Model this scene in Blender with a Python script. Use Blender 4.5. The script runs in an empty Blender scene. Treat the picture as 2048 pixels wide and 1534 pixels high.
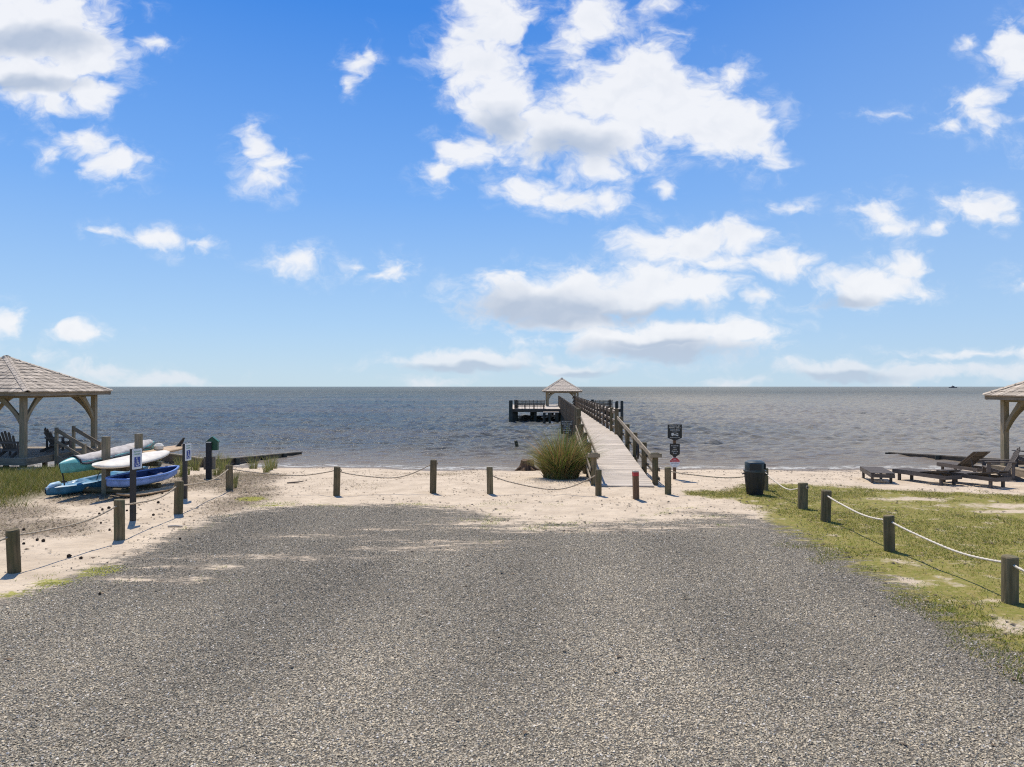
import bpy, math, random
import numpy as np
from mathutils import Vector, Matrix

R = math.radians
random.seed(7)
rng = np.random.default_rng(7)
scene = bpy.context.scene
C = scene.collection

# ------------------------------------------------------------------ camera
CAMH = 3.1
cam_d = bpy.data.cameras.new('camera')
cam = bpy.data.objects.new('camera', cam_d); C.objects.link(cam)
cam_d.sensor_width = 36; cam_d.lens = 24.94
cam_d.clip_start = 0.1; cam_d.clip_end = 40000
cam.location = (0, 0, CAMH); cam.rotation_euler = (R(90.24), 0, 0)
scene.camera = cam

# ------------------------------------------------------------------ exposure
vs = scene.view_settings
vs.view_transform = 'Standard'; vs.look = 'None'; vs.exposure = 0.0; vs.gamma = 1.0
vs.use_curve_mapping = False
scene.cycles.max_bounces = 6; scene.cycles.diffuse_bounces = 3; scene.cycles.glossy_bounces = 3
scene.cycles.transparent_max_bounces = 6
scene.cycles.use_denoising = False; scene.cycles.sample_clamp_direct = 1.6; scene.cycles.sample_clamp_indirect = 3.0; scene.cycles.filter_width = 1.15
scene.cycles.caustics_reflective = False; scene.cycles.caustics_refractive = False

# ------------------------------------------------------------------ sun
SUN_AZ = -25.0     # degrees, left of the view direction (+Y)
SUN_EL = 64.0
sd = bpy.data.lights.new('sun', 'SUN'); sd.energy = 4.9; sd.angle = R(0.53); sd.color = (1.0, 0.94, 0.84)
so = bpy.data.objects.new('sun', sd); C.objects.link(so)
dirv = Vector((math.sin(R(SUN_AZ))*math.cos(R(SUN_EL)), math.cos(R(SUN_AZ))*math.cos(R(SUN_EL)), math.sin(R(SUN_EL))))
so.rotation_euler = dirv.to_track_quat('Z', 'Y').to_euler()
so.location = (0, 0, 60)

# ------------------------------------------------------------------ world
W = bpy.data.worlds.new('World'); scene.world = W; W.use_nodes = True
F_PX = 1419.0
# clouds as ellipses on the sky: (px, py, rx, ry) in pixels of a 2048 wide frame; turned into directions (x/y, z/y)
BLOBS = """40,60,180,115 160,100,100,75 60,150,135,62 180,180,58,45 110,205,55,36 290,85,36,18
160,292,50,34 222,330,60,36 105,312,24,18 250,350,30,18
503,292,36,32 548,330,44,40 530,366,36,22
715,128,26,24 738,104,12,22 700,168,16,22
985,40,80,75 965,130,95,72 1000,200,78,62 1010,262,62,52 950,302,70,36 880,342,42,24
1190,40,70,42 1150,75,38,34 1320,8,52,16 1240,20,40,26
1290,140,92,72 1230,190,130,82 1340,205,135,82 1200,275,150,58 1425,250,105,62 1500,272,62,50 1545,312,30,36 1470,140,38,22 1110,270,90,62 1185,340,70,30
1060,380,58,34 1130,400,105,28 1212,396,45,24 1340,374,26,15
1300,480,62,40 1385,490,92,42 1472,480,70,36 1440,520,80,25 1560,530,78,30
1580,418,34,20 1755,425,50,38 1772,458,48,14 1945,415,62,38 2000,438,40,20 1868,463,18,11
1955,205,52,28 1978,245,40,32 1908,252,36,14 2030,100,50,62 1945,80,22,14 1780,225,40,10
1080,600,150,62 1230,582,180,56 1170,596,215,50 1380,577,112,36 1150,640,160,28 1512,590,34,25
1310,684,225,38 1430,666,135,28 1200,676,80,30
1740,572,112,38 1805,530,62,28 1700,596,72,18
940,722,165,19 1150,740,100,16 870,766,60,11
300,470,62,19 390,482,40,18 200,460,26,11 245,464,32,15
595,524,52,28 790,534,38,28 705,530,22,14 750,545,30,10
12,645,42,32 165,673,58,19 72,712,32,18 190,750,75,21 320,760,95,19 450,769,40,7
1680,745,122,23 1820,745,125,22 1980,742,110,18 1960,705,125,10 1460,762,85,9
-120,90,120,140 -150,640,120,40 2200,300,130,90 2180,560,120,50 2160,740,120,20"""
BLOBS = [tuple(float(a) for a in t.split(',')) for t in BLOBS.split()]
GREY = """60,85,170,34 40,170,150,20 1090,622,230,44 1250,628,160,26 1330,704,225,24 1150,300,110,36 940,735,150,12 1690,757,130,14 1700,600,90,18 1000,250,60,40 1320,690,140,10 1170,748,90,10"""
GREY = [tuple(float(a) for a in t.split(',')) for t in GREY.split()]

def build_world():
    nt = W.node_tree; nt.nodes.clear()
    N = nt.nodes.new; L = nt.links.new
    def math_(op, a, b=None, c=None, clamp=False):
        n = N('ShaderNodeMath'); n.operation = op; n.use_clamp = clamp
        for i, v in enumerate((a, b, c)):
            if v is None: continue
            if isinstance(v, (int, float)): n.inputs[i].default_value = v
            else: L(v, n.inputs[i])
        return n.outputs[0]
    def vmath(op, a, b=None, c=None):
        n = N('ShaderNodeVectorMath'); n.operation = op
        for i, v in enumerate((a, b, c)):
            if v is None: continue
            if isinstance(v, (tuple, list)): n.inputs[i].default_value = v
            else: L(v, n.inputs[i])
        return n
    def noise(vec, scale, detail, rough):
        n = N('ShaderNodeTexNoise'); n.noise_dimensions = '3D'
        n.inputs['Scale'].default_value = scale; n.inputs['Detail'].default_value = detail
        n.inputs['Roughness'].default_value = rough
        L(vec, n.inputs['Vector']); return n
    def ss(v, lo, hi):
        n = N('ShaderNodeMapRange'); n.interpolation_type = 'SMOOTHSTEP'
        n.inputs[1].default_value = lo; n.inputs[2].default_value = hi
        L(v, n.inputs[0]); return n.outputs[0]
    def mixc(f, a, b):
        n = N('ShaderNodeMix'); n.data_type = 'RGBA'
        if isinstance(f, (int, float)): n.inputs[0].default_value = f
        else: L(f, n.inputs[0])
        for s, v in ((n.inputs[6], a), (n.inputs[7], b)):
            if isinstance(v, tuple): s.default_value = v
            else: L(v, s)
        return n.outputs[2]
    tc = N('ShaderNodeTexCoord'); sep = N('ShaderNodeSeparateXYZ'); L(tc.outputs['Generated'], sep.inputs[0])
    x, y, z = sep.outputs
    ysafe = math_('MAXIMUM', y, 0.02)
    u = math_('DIVIDE', x, ysafe); v = math_('DIVIDE', z, ysafe)
    comb = N('ShaderNodeCombineXYZ'); L(u, comb.inputs[0]); L(v, comb.inputs[1])
    p = comb.outputs[0]
    sky = N('ShaderNodeTexSky'); sky.sky_type = 'NISHITA'; sky.sun_disc = False
    sky.sun_elevation = R(SUN_EL); sky.sun_rotation = R(SUN_AZ)
    sky.altitude = 0; sky.air_density = 1.0; sky.dust_density = 0.35; sky.ozone_density = 2.2
    skyc = N('ShaderNodeHueSaturation'); skyc.inputs['Saturation'].default_value = 1.22
    skyc.inputs['Value'].default_value = 1.0
    L(sky.outputs[0], skyc.inputs['Color'])
    tint = vmath('MULTIPLY', skyc.outputs[0], (1.02, 1.0, 1.16)).outputs[0]
    ramp = N('ShaderNodeValToRGB'); L(math_('MAXIMUM', z, 0.0), ramp.inputs[0])
    el = ramp.color_ramp.elements
    stops = [(0.0, (.54, .73, .86)), (.086, (.405, .635, .91)), (.254, (.195, .44, .91)), (.468, (.052, .255, .79)), (1.0, (.022, .11, .43))]
    while len(el) < len(stops): el.new(.5)
    for e, (q, c) in zip(el, stops): e.position = q; e.color = c+(1,)
    clear = vmath('MULTIPLY', ramp.outputs[0], (1/.105,)*3).outputs[0]
    tint = mixc(0.88, tint, clear)
    pale = N('ShaderNodeMapRange'); pale.interpolation_type = 'SMOOTHSTEP'; L(x, pale.inputs[0])
    for i_, q_ in enumerate((-.15, .75, .0, .22)): pale.inputs[i_+1].default_value = q_
    tint = mixc(pale.outputs[0], tint, (.44/.105, .60/.105, .84/.105, 1))
    # cloud radiance is given in the units of the sky node, both go through one Background
    STR = 0.105
    white = tuple(c/STR for c in (0.93, 0.94, 0.965)) + (1,)
    grey = tuple(c/STR for c in (0.50, 0.575, 0.70)) + (1,)
    # shared noise
    warp = noise(vmath('MULTIPLY', p, (1.0, 1.5, 1)).outputs[0], 11.0, 3.0, 0.55)
    wv = vmath('SUBTRACT', warp.outputs['Color'], (0.5, 0.5, 0.5)).outputs[0]
    pw = vmath('MULTIPLY_ADD', wv, (0.075, 0.05, 0.0), p).outputs[0]
    fine = noise(vmath('MULTIPLY', pw, (1.0, 1.45, 1)).outputs[0], 17.0, 8.0, 0.62).outputs['Fac']
    def billow(vec, detail):
        n = N('ShaderNodeTexVoronoi'); n.voronoi_dimensions = '2D'; n.feature = 'F1'; n.normalize = True
        n.inputs['Scale'].default_value = 15.0; n.inputs['Detail'].default_value = detail; n.inputs['Roughness'].default_value = 0.62; n.inputs['Lacunarity'].default_value = 2.1
        L(vec, n.inputs['Vector']); return n.outputs['Distance']
    pb = vmath('MULTIPLY', pw, (1.0, 1.35, 1)).outputs[0]
    bil = billow(pb, 3.0)
    bil2 = billow(vmath('ADD', pb, (-0.006, 0.016, 0)).outputs[0], 1.5)
    soft = noise(vmath('MULTIPLY', pw, (1.0, 1.45, 1)).outputs[0], 8.0, 3.0, 0.5).outputs['Fac']
    def field(blobs, grow=1.0, kmin=0.40):
        m = None
        for (px, py, rx, ry) in blobs:
            cu = (px-1024)/F_PX; cv = (773-py)/F_PX; su = F_PX/(rx*grow); sv = F_PX/(ry*grow)
            q = vmath('MULTIPLY_ADD', pw, (su, sv, 0), (-cu*su, -cv*sv, 0)).outputs[0]
            k = min(1.0, max(kmin, math.sqrt(rx*ry)/62.0))          # small clouds are thin and ragged
            f = math_('MULTIPLY_ADD', vmath('LENGTH', q).outputs['Value'], -k, k)
            m = f if m is None else math_('MAXIMUM', m, f)
        return m
    grey_f = ss(math_('ADD', field(GREY, 1.0, 1.0), math_('MULTIPLY', math_('SUBTRACT', soft, 0.5), 0.9)), -0.35, 0.75)
    # bumps that face away from the sun are a little greyer
    relief = math_('MULTIPLY_ADD', math_('SUBTRACT', bil, bil2), 0.55, math_('MULTIPLY', math_('SUBTRACT', 0.56, soft), 0.55))
    def cell(blobs):
        base = field(blobs, 1.17)
        d = math_('MULTIPLY_ADD', math_('SUBTRACT', fine, 0.5), 1.5, base)
        core = math_('MULTIPLY_ADD', math_('SUBTRACT', 0.38, bil), 0.95, d)
        a = math_('MULTIPLY', ss(core, -0.03, 0.62), 0.93)
        wisp = math_('MULTIPLY', ss(d, -0.45, 0.35), math_('MULTIPLY', ss(fine, 0.42, 0.68), 0.45))
        a = math_('MAXIMUM', a, wisp)
        thick = ss(core, 0.1, 1.0)
        sh = math_('ADD', math_('MULTIPLY', grey_f, 0.95), math_('MULTIPLY', relief, thick), clamp=True)
        low = ss(v, 0.075, 0.01)
        sh = math_('ADD', sh, math_('MULTIPLY', low, 0.22), clamp=True)
        col = mixc(sh, white, grey)
        a = math_('MULTIPLY', a, math_('MULTIPLY_ADD', low, -0.28, 1.0))
        out = mixc(a, tint, col)
        bg = N('ShaderNodeBackground'); bg.inputs[1].default_value = STR; L(out, bg.inputs[0])
        return bg.outputs[0]
    def cells(u0, u1, n):
        # binary tree of columns, so that each ray only meets the clouds of its own column
        px0, px1 = 1024+u0*F_PX, 1024+u1*F_PX
        if n == 0:
            bl = [b for b in BLOBS if b[0]+b[2]*1.9+70 > px0 and b[0]-b[2]*1.9-70 < px1]
            return cell(bl)
        um = (u0+u1)/2
        ms = N('ShaderNodeMixShader'); L(math_('GREATER_THAN', u, um), ms.inputs[0])
        L(cells(u0, um, n-1), ms.inputs[1]); L(cells(um, u1, n-1), ms.inputs[2])
        return ms.outputs[0]
    front = cells(-0.95, 0.95, 3)
    # the rest of the sky: the same kind of scattered clouds
    zz = math_('ADD', math_('MAXIMUM', z, 0.0), 0.18)
    cz = N('ShaderNodeCombineXYZ'); L(math_('DIVIDE', x, zz), cz.inputs[0]); L(math_('DIVIDE', y, zz), cz.inputs[1])
    gn = noise(cz.outputs[0], 1.3, 6.0, 0.58).outputs['Fac']
    ga = ss(gn, 0.56, 0.70)
    gcol = mixc(math_('MULTIPLY', ga, 0.75), tint, mixc(0.25, white, grey))
    gb = N('ShaderNodeBackground'); gb.inputs[1].default_value = STR; L(gcol, gb.inputs[0])
    inside = math_('MULTIPLY', math_('MULTIPLY', math_('GREATER_THAN', y, 0.05), math_('LESS_THAN', math_('ABSOLUTE', u), 0.9)),
                   math_('MULTIPLY', math_('LESS_THAN', v, 0.62), math_('GREATER_THAN', v, -0.02)))
    ms = N('ShaderNodeMixShader'); L(inside, ms.inputs[0]); L(gb.outputs[0], ms.inputs[1]); L(front, ms.inputs[2])
    out = N('ShaderNodeOutputWorld'); L(ms.outputs[0], out.inputs[0])
build_world()
W.cycles.sampling_method = 'MANUAL'; W.cycles.sample_map_resolution = 512

# ================================================================== helpers
def tag(o, label=None, cat=None, group=None, kind=None):
    if label: o['label'] = label
    if cat: o['category'] = cat
    if group: o['group'] = group
    if kind: o['kind'] = kind
    return o
def empty(name, loc=(0, 0, 0), rz=0.0):
    o = bpy.data.objects.new(name, None); C.objects.link(o)
    o.location = loc; o.rotation_euler = (0, 0, rz); o.empty_display_size = 0.2
    return o

class MB:
    """collects geometry with UVs (u along the grain, v across, metres)"""
    def __init__(s): s.v = []; s.f = []; s.uv = []
    def quad_grid(s): pass
    def beam(s, p0, p1, w, h, up=(0, 0, 1), taper=1.0):
        p0 = Vector(p0); p1 = Vector(p1); d = (p1-p0); ln = d.length; d.normalize()
        up = Vector(up)
        if abs(d.dot(up)) > 0.98: up = Vector((0, 1, 0))
        sx = d.cross(up).normalized(); sz = sx.cross(d).normalized()
        b = len(s.v); hw, hh = w/2, h/2
        for (q, k) in ((p0, 1.0), (p1, taper)):
            for (a, c) in ((-1, -1), (1, -1), (1, 1), (-1, 1)):
                s.v.append(tuple(q+sx*(a*hw*k)+sz*(c*hh*k)))
        o = random.random()*7
        for i in range(4):
            j = (i+1) % 4; vv = (w, h, w, h)[i]; oo = o+i*1.3
            s.f.append((b+i, b+j, b+4+j, b+4+i)); s.uv.append([(o, oo), (o, oo+vv), (o+ln, oo+vv), (o+ln, oo)])
        s.f.append((b+3, b+2, b+1, b)); s.uv.append([(o, oo), (o+.01, oo+w), (o+.01+h*.2, oo+w), (o+h*.2, oo)])
        s.f.append((b+4, b+5, b+6, b+7)); s.uv.append([(o, oo), (o+.01, oo+w), (o+.01+h*.2, oo+w), (o+h*.2, oo)])
        return s
    def box(s, c, size):
        c = Vector(c); x, y, z = size
        if x >= y and x >= z: return s.beam(c-Vector((x/2, 0, 0)), c+Vector((x/2, 0, 0)), y, z)
        if y >= z: return s.beam(c-Vector((0, y/2, 0)), c+Vector((0, y/2, 0)), x, z)
        return s.beam(c-Vector((0, 0, z/2)), c+Vector((0, 0, z/2)), x, y, up=(0, 1, 0))
    def tube(s, path, rad, n=10, caps=True, lobes=0, pitch=0.1):
        P = [Vector(q) for q in path]; m = len(P); b = len(s.v); ln = 0.0; lens = []
        ref = Vector((0, 0, 1))
        prev = None
        for i in range(m):
            t = (P[min(i+1, m-1)]-P[max(i-1, 0)]).normalized()
            if prev is None:
                r0 = ref if abs(t.dot(ref)) < .95 else Vector((1, 0, 0))
                a = t.cross(r0).normalized()
            else:
                a = (prev - t*prev.dot(t)).normalized()
            prev = a; c = t.cross(a)
            if i: ln += (P[i]-P[i-1]).length
            lens.append(ln)
            r = rad[i] if isinstance(rad, (list, tuple)) else rad
            for k in range(n):
                th = 2*math.pi*k/n; rr = r
                if lobes: rr = r*(0.86+0.2*math.cos(lobes*th-2*math.pi*ln/pitch))
                s.v.append(tuple(P[i]+a*(rr*math.cos(th))+c*(rr*math.sin(th))))
        rr = rad[0] if isinstance(rad, (list, tuple)) else rad
        o = random.random()*5
        for i in range(m-1):
            for k in range(n):
                k2 = (k+1) % n
                s.f.append((b+i*n+k, b+i*n+k2, b+(i+1)*n+k2, b+(i+1)*n+k))
                v0 = o+k/n*2*math.pi*rr; v1 = o+(k+1)/n*2*math.pi*rr
                s.uv.append([(lens[i], v0), (lens[i], v1), (lens[i+1], v1), (lens[i+1], v0)])
        if caps:
            s.f.append(tuple(b+k for k in reversed(range(n)))); s.uv.append([(o+.02*math.cos(6.28*k/n), o+rr*math.sin(6.28*k/n)) for k in reversed(range(n))])
            e = b+(m-1)*n
            s.f.append(tuple(e+k for k in range(n))); s.uv.append([(o+.02*math.cos(6.28*k/n), o+rr*math.sin(6.28*k/n)) for k in range(n)])
        return s
    def prism(s, pts, d0, d1, axis='y'):
        """outline pts (a,b) in the plane across `axis`, from d0 to d1 along it"""
        b = len(s.v); n = len(pts)
        def mk(a, c, d): return (a, d, c) if axis == 'y' else ((d, a, c) if axis == 'x' else (a, c, d))
        for d in (d0, d1):
            for (a, c) in pts: s.v.append(mk(a, c, d))
        for i in range(n):
            j = (i+1) % n
            s.f.append((b+i, b+j, b+n+j, b+n+i)); l = math.dist(pts[i], pts[j])
            s.uv.append([(0, 0), (l, 0), (l, abs(d1-d0)), (0, abs(d1-d0))])
        s.f.append(tuple(b+i for i in reversed(range(n)))); s.uv.append([pts[i] for i in reversed(range(n))])
        s.f.append(tuple(b+n+i for i in range(n))); s.uv.append([pts[i] for i in range(n)])
        return s
    def mesh(s, name, mat, smooth=False):
        me = bpy.data.meshes.new(name); me.from_pydata(s.v, [], s.f)
        uvl = me.uv_layers.new(name='UVMap')
        flat = [c for face in s.uv for q in face for c in q]
        if len(flat) == 2*len(me.loops): uvl.data.foreach_set('uv', flat)
        me.materials.append(mat)
        if smooth: me.shade_smooth()
        import bmesh
        bm = bmesh.new(); bm.from_mesh(me); bmesh.ops.recalc_face_normals(bm, faces=bm.faces); bm.to_mesh(me); bm.free()
        me.update(); return me
    def build(s, name, mat, parent=None, smooth=False):
        return obj(name, s.mesh(name, mat, smooth), parent)

def obj(name, me, parent=None):
    o = bpy.data.objects.new(name, me); C.objects.link(o)
    if parent is not None: o.parent = parent
    return o
def copy_tree(o, parent=None):
    c = o.copy(); C.objects.link(c); c.parent = parent
    for ch in o.children: copy_tree(ch, c)
    return c
def tri_mesh(name, V, F, mat, col=None, smooth=False):
    """numpy mesh; F (n,k) with equal corner counts; col (nverts,3) real colour of each piece"""
    V = np.asarray(V, np.float32); F = np.asarray(F, np.int32)
    me = bpy.data.meshes.new(name); k = F.shape[1]
    me.vertices.add(len(V)); me.vertices.foreach_set('co', V.ravel())
    me.loops.add(F.size); me.loops.foreach_set('vertex_index', F.ravel())
    me.polygons.add(len(F)); me.polygons.foreach_set('loop_start', np.arange(0, F.size, k, dtype=np.int32))
    me.update(calc_edges=True)
    if col is not None:
        at = me.attributes.new('tint', 'FLOAT_COLOR', 'POINT')
        at.data.foreach_set('color', np.concatenate([col, np.ones((len(col), 1))], 1).astype(np.float32).ravel())
    me.materials.append(mat)
    if smooth: me.shade_smooth()
    return me

# ------------------------------------------------------------------ terrain functions (metres, camera stands over the origin)
WATER_Z = -0.5
def vnoise(x, y, s, seed=0):
    """smooth value noise, numpy"""
    x = np.asarray(x, float)/s; y = np.asarray(y, float)/s
    xi = np.floor(x).astype(np.int64); yi = np.floor(y).astype(np.int64); fx = x-xi; fy = y-yi
    fx = fx*fx*(3-2*fx); fy = fy*fy*(3-2*fy)
    def h(a, b):
        n = (a*374761393+b*668265263+seed*1442695041) & 0xffffffff
        n = ((n ^ (n >> 13))*1274126177) & 0xffffffff
        return ((n ^ (n >> 16)) & 0xffff)/65535.0
    return (h(xi, yi)*(1-fx)+h(xi+1, yi)*fx)*(1-fy)+(h(xi, yi+1)*(1-fx)+h(xi+1, yi+1)*fx)*fy
def fbm(x, y, s, seed=0, o=4):
    t = 0; a = 1; n = 0
    for i in range(o):
        t = t+a*vnoise(x, y, s, seed+i); n += a; a *= .5; s *= .5
    return t/n
def smooth(a, lo, hi):
    t = np.clip((a-lo)/(hi-lo), 0, 1); return t*t*(3-2*t)
def sdist(x, y, poly):
    """signed distance to a polygon, positive inside"""
    x = np.asarray(x, float); y = np.asarray(y, float)
    d = np.full(x.shape, 1e9); ins = np.zeros(x.shape, bool); n = len(poly)
    for i in range(n):
        ax, ay = poly[i]; bx, by = poly[(i+1) % n]
        ex, ey = bx-ax, by-ay; t = np.clip(((x-ax)*ex+(y-ay)*ey)/(ex*ex+ey*ey), 0, 1)
        d = np.minimum(d, np.hypot(x-ax-t*ex, y-ay-t*ey))
        c = ((ay > y) != (by > y)); 
        with np.errstate(divide='ignore', invalid='ignore'):
            xx = (bx-ax)*(y-ay)/((by-ay) if by != ay else 1e-9)+ax
        ins ^= c & (x < xx)
    return np.where(ins, d, -d)
def ell(x, y, cx, cy, rx, ry):
    return (1-np.hypot((x-cx)/rx, (y-cy)/ry))*min(rx, ry)

GRAVEL = [(-7.5, -40), (-7.5, 8), (-7.45, 10.3), (-7.2, 10.9), (-7.0, 12.2), (-6.95, 13.9), (-7.0, 16.3), (-6.6, 17.6), (-5.5, 18.3), (-3, 18.5), (-1.6, 18.0),
          (-.2, 16.7), (1.4, 15.9), (3.2, 16.5), (4.7, 17.5), (5.6, 17.0), (5.95, 15.7), (5.95, 13.6), (5.97, 11.5), (5.9, 9.5), (5.8, 8), (5.8, -40)]
LAWN = [(5.3, -40), (5.3, 8), (5.35, 11.5), (5.4, 14.2), (5.75, 16.2), (6.4, 18.3), (5.9, 19.6), (4.9, 20.2), (5.0, 20.9), (6.4, 21.2), (7.6, 22.6), (9.5, 22.4), (11.2, 21.3), (13.5, 20.6), (16, 19.0), (19, 17.6), (60, 17), (60, -40)]
MEADOW = [(-60, 12), (-14, 14.5), (-12.6, 16.5), (-12.4, 18.5), (-12.7, 21), (-12.3, 24), (-13, 27), (-17, 27.5), (-60, 29)]
def f_gravel(x, y):
    d = sdist(x, y, GRAVEL)
    for (cx, cy, rx, ry) in ((.6, 15.55, 1.7, .26), (-.3, 16.1, 1.1, .25), (1.3, 16.4, 2.2, .45), (3.6, 16.9, 1.6, .5), (1.6, 15.2, .8, .1), (-1.75, 13.65, .55, .12), (-1.25, 14.15, .5, .1), (-2.9, 15.4, .35, .07),
                             (-4.2, 14.7, .3, .06), (-5.9, 11.4, .45, .09), (-5.4, 12.2, .4, .08), (-4.6, 12.9, .6, .09), (3.1, 15.6, .7, .18), (4.6, 15.8, .5, .12), (2.4, 16.6, 1.1, .2)):
        d = np.minimum(d, -ell(x, y, cx, cy, rx, ry)*1.4+.02)
    return d
def f_lawn(x, y):
    d = sdist(x, y, LAWN)
    for (cx, cy, rx, ry) in ((14.2, 18.4, 2.6, .35), (16.5, 17.0, 2.2, .4), (12.6, 17.6, .7, .25), (11, 19.6, .9, .25), (6.4, 11.3, .22, .16), (6.5, 9.2, .3, .16), (6.9, 12.6, .2, .1), (6.3, 8.0, .35, .2)):
        d = np.minimum(d, -ell(x, y, cx, cy, rx, ry)+.05)
    return d
def f_litter(x, y):   # dead grass and mulch on the sand
    d = np.maximum(ell(x, y, -7.3, 19.2, .9, 2.6), ell(x, y, -7.9, 21.2, 1.1, 1.2))
    d = np.maximum(d, ell(x, y, -10.2, 15.0, 1.6, 1.3)); d = np.maximum(d, ell(x, y, -12.2, 16.0, 1.6, 2.4)); d = np.maximum(d, ell(x, y, -9.5, 23.5, 2.0, 3.5))
    d = np.maximum(d, ell(x, y, -11.2, 20.0, 1.7, 2.2))
    return d
def gz(x, y):
    x = np.asarray(x, float); y = np.asarray(y, float)
    yy = y+0.7*np.sin(x*.11+1.0)+.35*np.sin(x*.37+2.)+.16*np.sin(x*1.1)+.10*np.sin(x*2.7+1.3)+.5*(fbm(x, y*.0, 1.7, 13, 3)-.5)
    z = -0.52*smooth(yy, 23.0, 33.0)-0.028*np.maximum(yy-31.3, 0)
    z = np.maximum(z, -2.2)
    z = z+(fbm(x, y, 2.3, 3)-.5)*.07*smooth(y, 15, 19)*(1-smooth(y, 29, 31))
    z = z+(fbm(x, y, .5, 9, 2)-.5)*.05*smooth(-f_gravel(x, y), .1, .8)*(1-smooth(y, 29, 31))
    z = z+.10*smooth(-x, 7.4, 9.5)*(1-smooth(y, 21, 26))
    return z
def gzf(x, y): return float(gz(np.array([x]), np.array([y]))[0])

# ================================================================== materials
def mat_base(name):
    m = bpy.data.materials.new(name); m.use_nodes = True; nt = m.node_tree
    b = nt.nodes['Principled BSDF']; return m, nt, b
class NT:
    def __init__(s, nt): s.nt = nt
    def n(s, t, **k):
        n = s.nt.nodes.new(t)
        for a, v in k.items(): setattr(n, a, v)
        return n
    def l(s, a, b): s.nt.links.new(a, b)
    def val(s, sock, v):
        if isinstance(v, (int, float)): sock.default_value = v
        elif isinstance(v, (tuple, list)): sock.default_value = tuple(v)+((1,) if len(sock.default_value) == 4 and len(v) == 3 else ())
        else: s.l(v, sock)
    def math(s, op, a, b=0.0, clamp=False):
        n = s.n('ShaderNodeMath', operation=op, use_clamp=clamp); s.val(n.inputs[0], a); s.val(n.inputs[1], b); return n.outputs[0]
    def vmul(s, a, b):
        n = s.n('ShaderNodeVectorMath', operation='MULTIPLY'); s.val(n.inputs[0], a); s.val(n.inputs[1], b); return n.outputs[0]
    def vadd(s, a, b):
        n = s.n('ShaderNodeVectorMath', operation='ADD'); s.val(n.inputs[0], a); s.val(n.inputs[1], b); return n.outputs[0]
    def noise(s, vec, scale, detail=4, rough=.55, out='Fac'):
        n = s.n('ShaderNodeTexNoise'); s.l(vec, n.inputs['Vector']); n.inputs['Scale'].default_value = scale
        n.inputs['Detail'].default_value = detail; n.inputs['Roughness'].default_value = rough; return n.outputs[out]
    def ss(s, v, lo, hi, a=0.0, b=1.0, kind='SMOOTHSTEP'):
        n = s.n('ShaderNodeMapRange', interpolation_type=kind); s.l(v, n.inputs[0])
        for i, q in enumerate((lo, hi, a, b)): n.inputs[i+1].default_value = q
        return n.outputs[0]
    def mix(s, f, a, b, mode='MIX'):
        n = s.n('ShaderNodeMix', data_type='RGBA', blend_type=mode); s.val(n.inputs[0], f); s.val(n.inputs[6], a); s.val(n.inputs[7], b); return n.outputs[2]
    def bump(s, h, strength, dist, normal=None):
        n = s.n('ShaderNodeBump'); s.l(h, n.inputs['Height']); n.inputs['Strength'].default_value = strength; n.inputs['Distance'].default_value = dist
        if normal is not None: s.l(normal, n.inputs['Normal'])
        return n.outputs[0]

def wood(name, col, dark=0.45, grain=34, rough=.85, green=None, vary=.30, bump=.5, lit_top=None):
    m, nt, b = mat_base(name); k = NT(nt)
    uv = k.n('ShaderNodeUVMap').outputs[0]; oi = k.n('ShaderNodeObjectInfo'); rnd = oi.outputs['Random']
    off = k.n('ShaderNodeCombineXYZ'); k.l(k.math('MULTIPLY', rnd, 37.0), off.inputs[0]); k.l(k.math('MULTIPLY', rnd, 91.0), off.inputs[1])
    u2 = k.vadd(uv, off.outputs[0])
    g = k.noise(k.vmul(u2, (1.6, grain, 1)), 1.0, 6, .6)
    blot = k.noise(k.vmul(u2, (1.3, 4, 1)), 1.1, 4, .6)
    crack = k.noise(k.vmul(u2, (2.2, grain*1.8, 1)), 1.0, 2, .5)
    c1 = tuple(c*dark for c in col)
    c = k.mix(k.ss(g, .32, .68), c1, col)
    c = k.mix(k.ss(blot, .35, .75, 0, .55), c, tuple(min(1, q*1.35) for q in col))
    if green: c = k.mix(k.ss(blot, .55, .35, 0, .65), c, green)
    c = k.mix(k.ss(crack, .30, .24, 0, .7), c, tuple(q*.25 for q in col))
    if lit_top:      # sunlight painted into the colour: upward faces mixed to a paler tone
        sn = k.n('ShaderNodeSeparateXYZ'); k.l(k.n('ShaderNodeNewGeometry').outputs['True Normal'], sn.inputs[0]); c = k.mix(k.ss(sn.outputs[2], .6, .95, 0, .85), c, lit_top)
    hv = k.n('ShaderNodeHueSaturation'); k.l(c, hv.inputs['Color'])
    k.l(k.ss(rnd, 0, 1, 1-vary, 1+vary, 'LINEAR'), hv.inputs['Value'])
    k.l(hv.outputs[0], b.inputs['Base Color']); b.inputs['Roughness'].default_value = rough
    b.inputs['Specular IOR Level'].default_value = .25
    k.l(k.bump(k.math('ADD', g, k.math('MULTIPLY', k.ss(crack, .32, .24), -1.0)), bump, .006), b.inputs['Normal'])
    return m
def plain(name, col, rough=.5, spec=.5, var=.12, scale=6.0, bump=0.0, metal=0.0):
    m, nt, b = mat_base(name); k = NT(nt)
    oc = k.n('ShaderNodeTexCoord').outputs['Object']
    n = k.noise(oc, scale, 6, .62)
    c = k.mix(k.ss(n, .3, .7), tuple(q*(1-var*1.6) for q in col), tuple(min(1, q*(1+var)) for q in col))
    k.l(c, b.inputs['Base Color']); b.inputs['Specular IOR Level'].default_value = spec; b.inputs['Metallic'].default_value = metal
    k.l(k.ss(n, .2, .8, max(0, rough-.12), min(1, rough+.12)), b.inputs['Roughness'])
    if bump: k.l(k.bump(k.noise(oc, scale*6, 4), bump, .01), b.inputs['Normal'])
    return m
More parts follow.
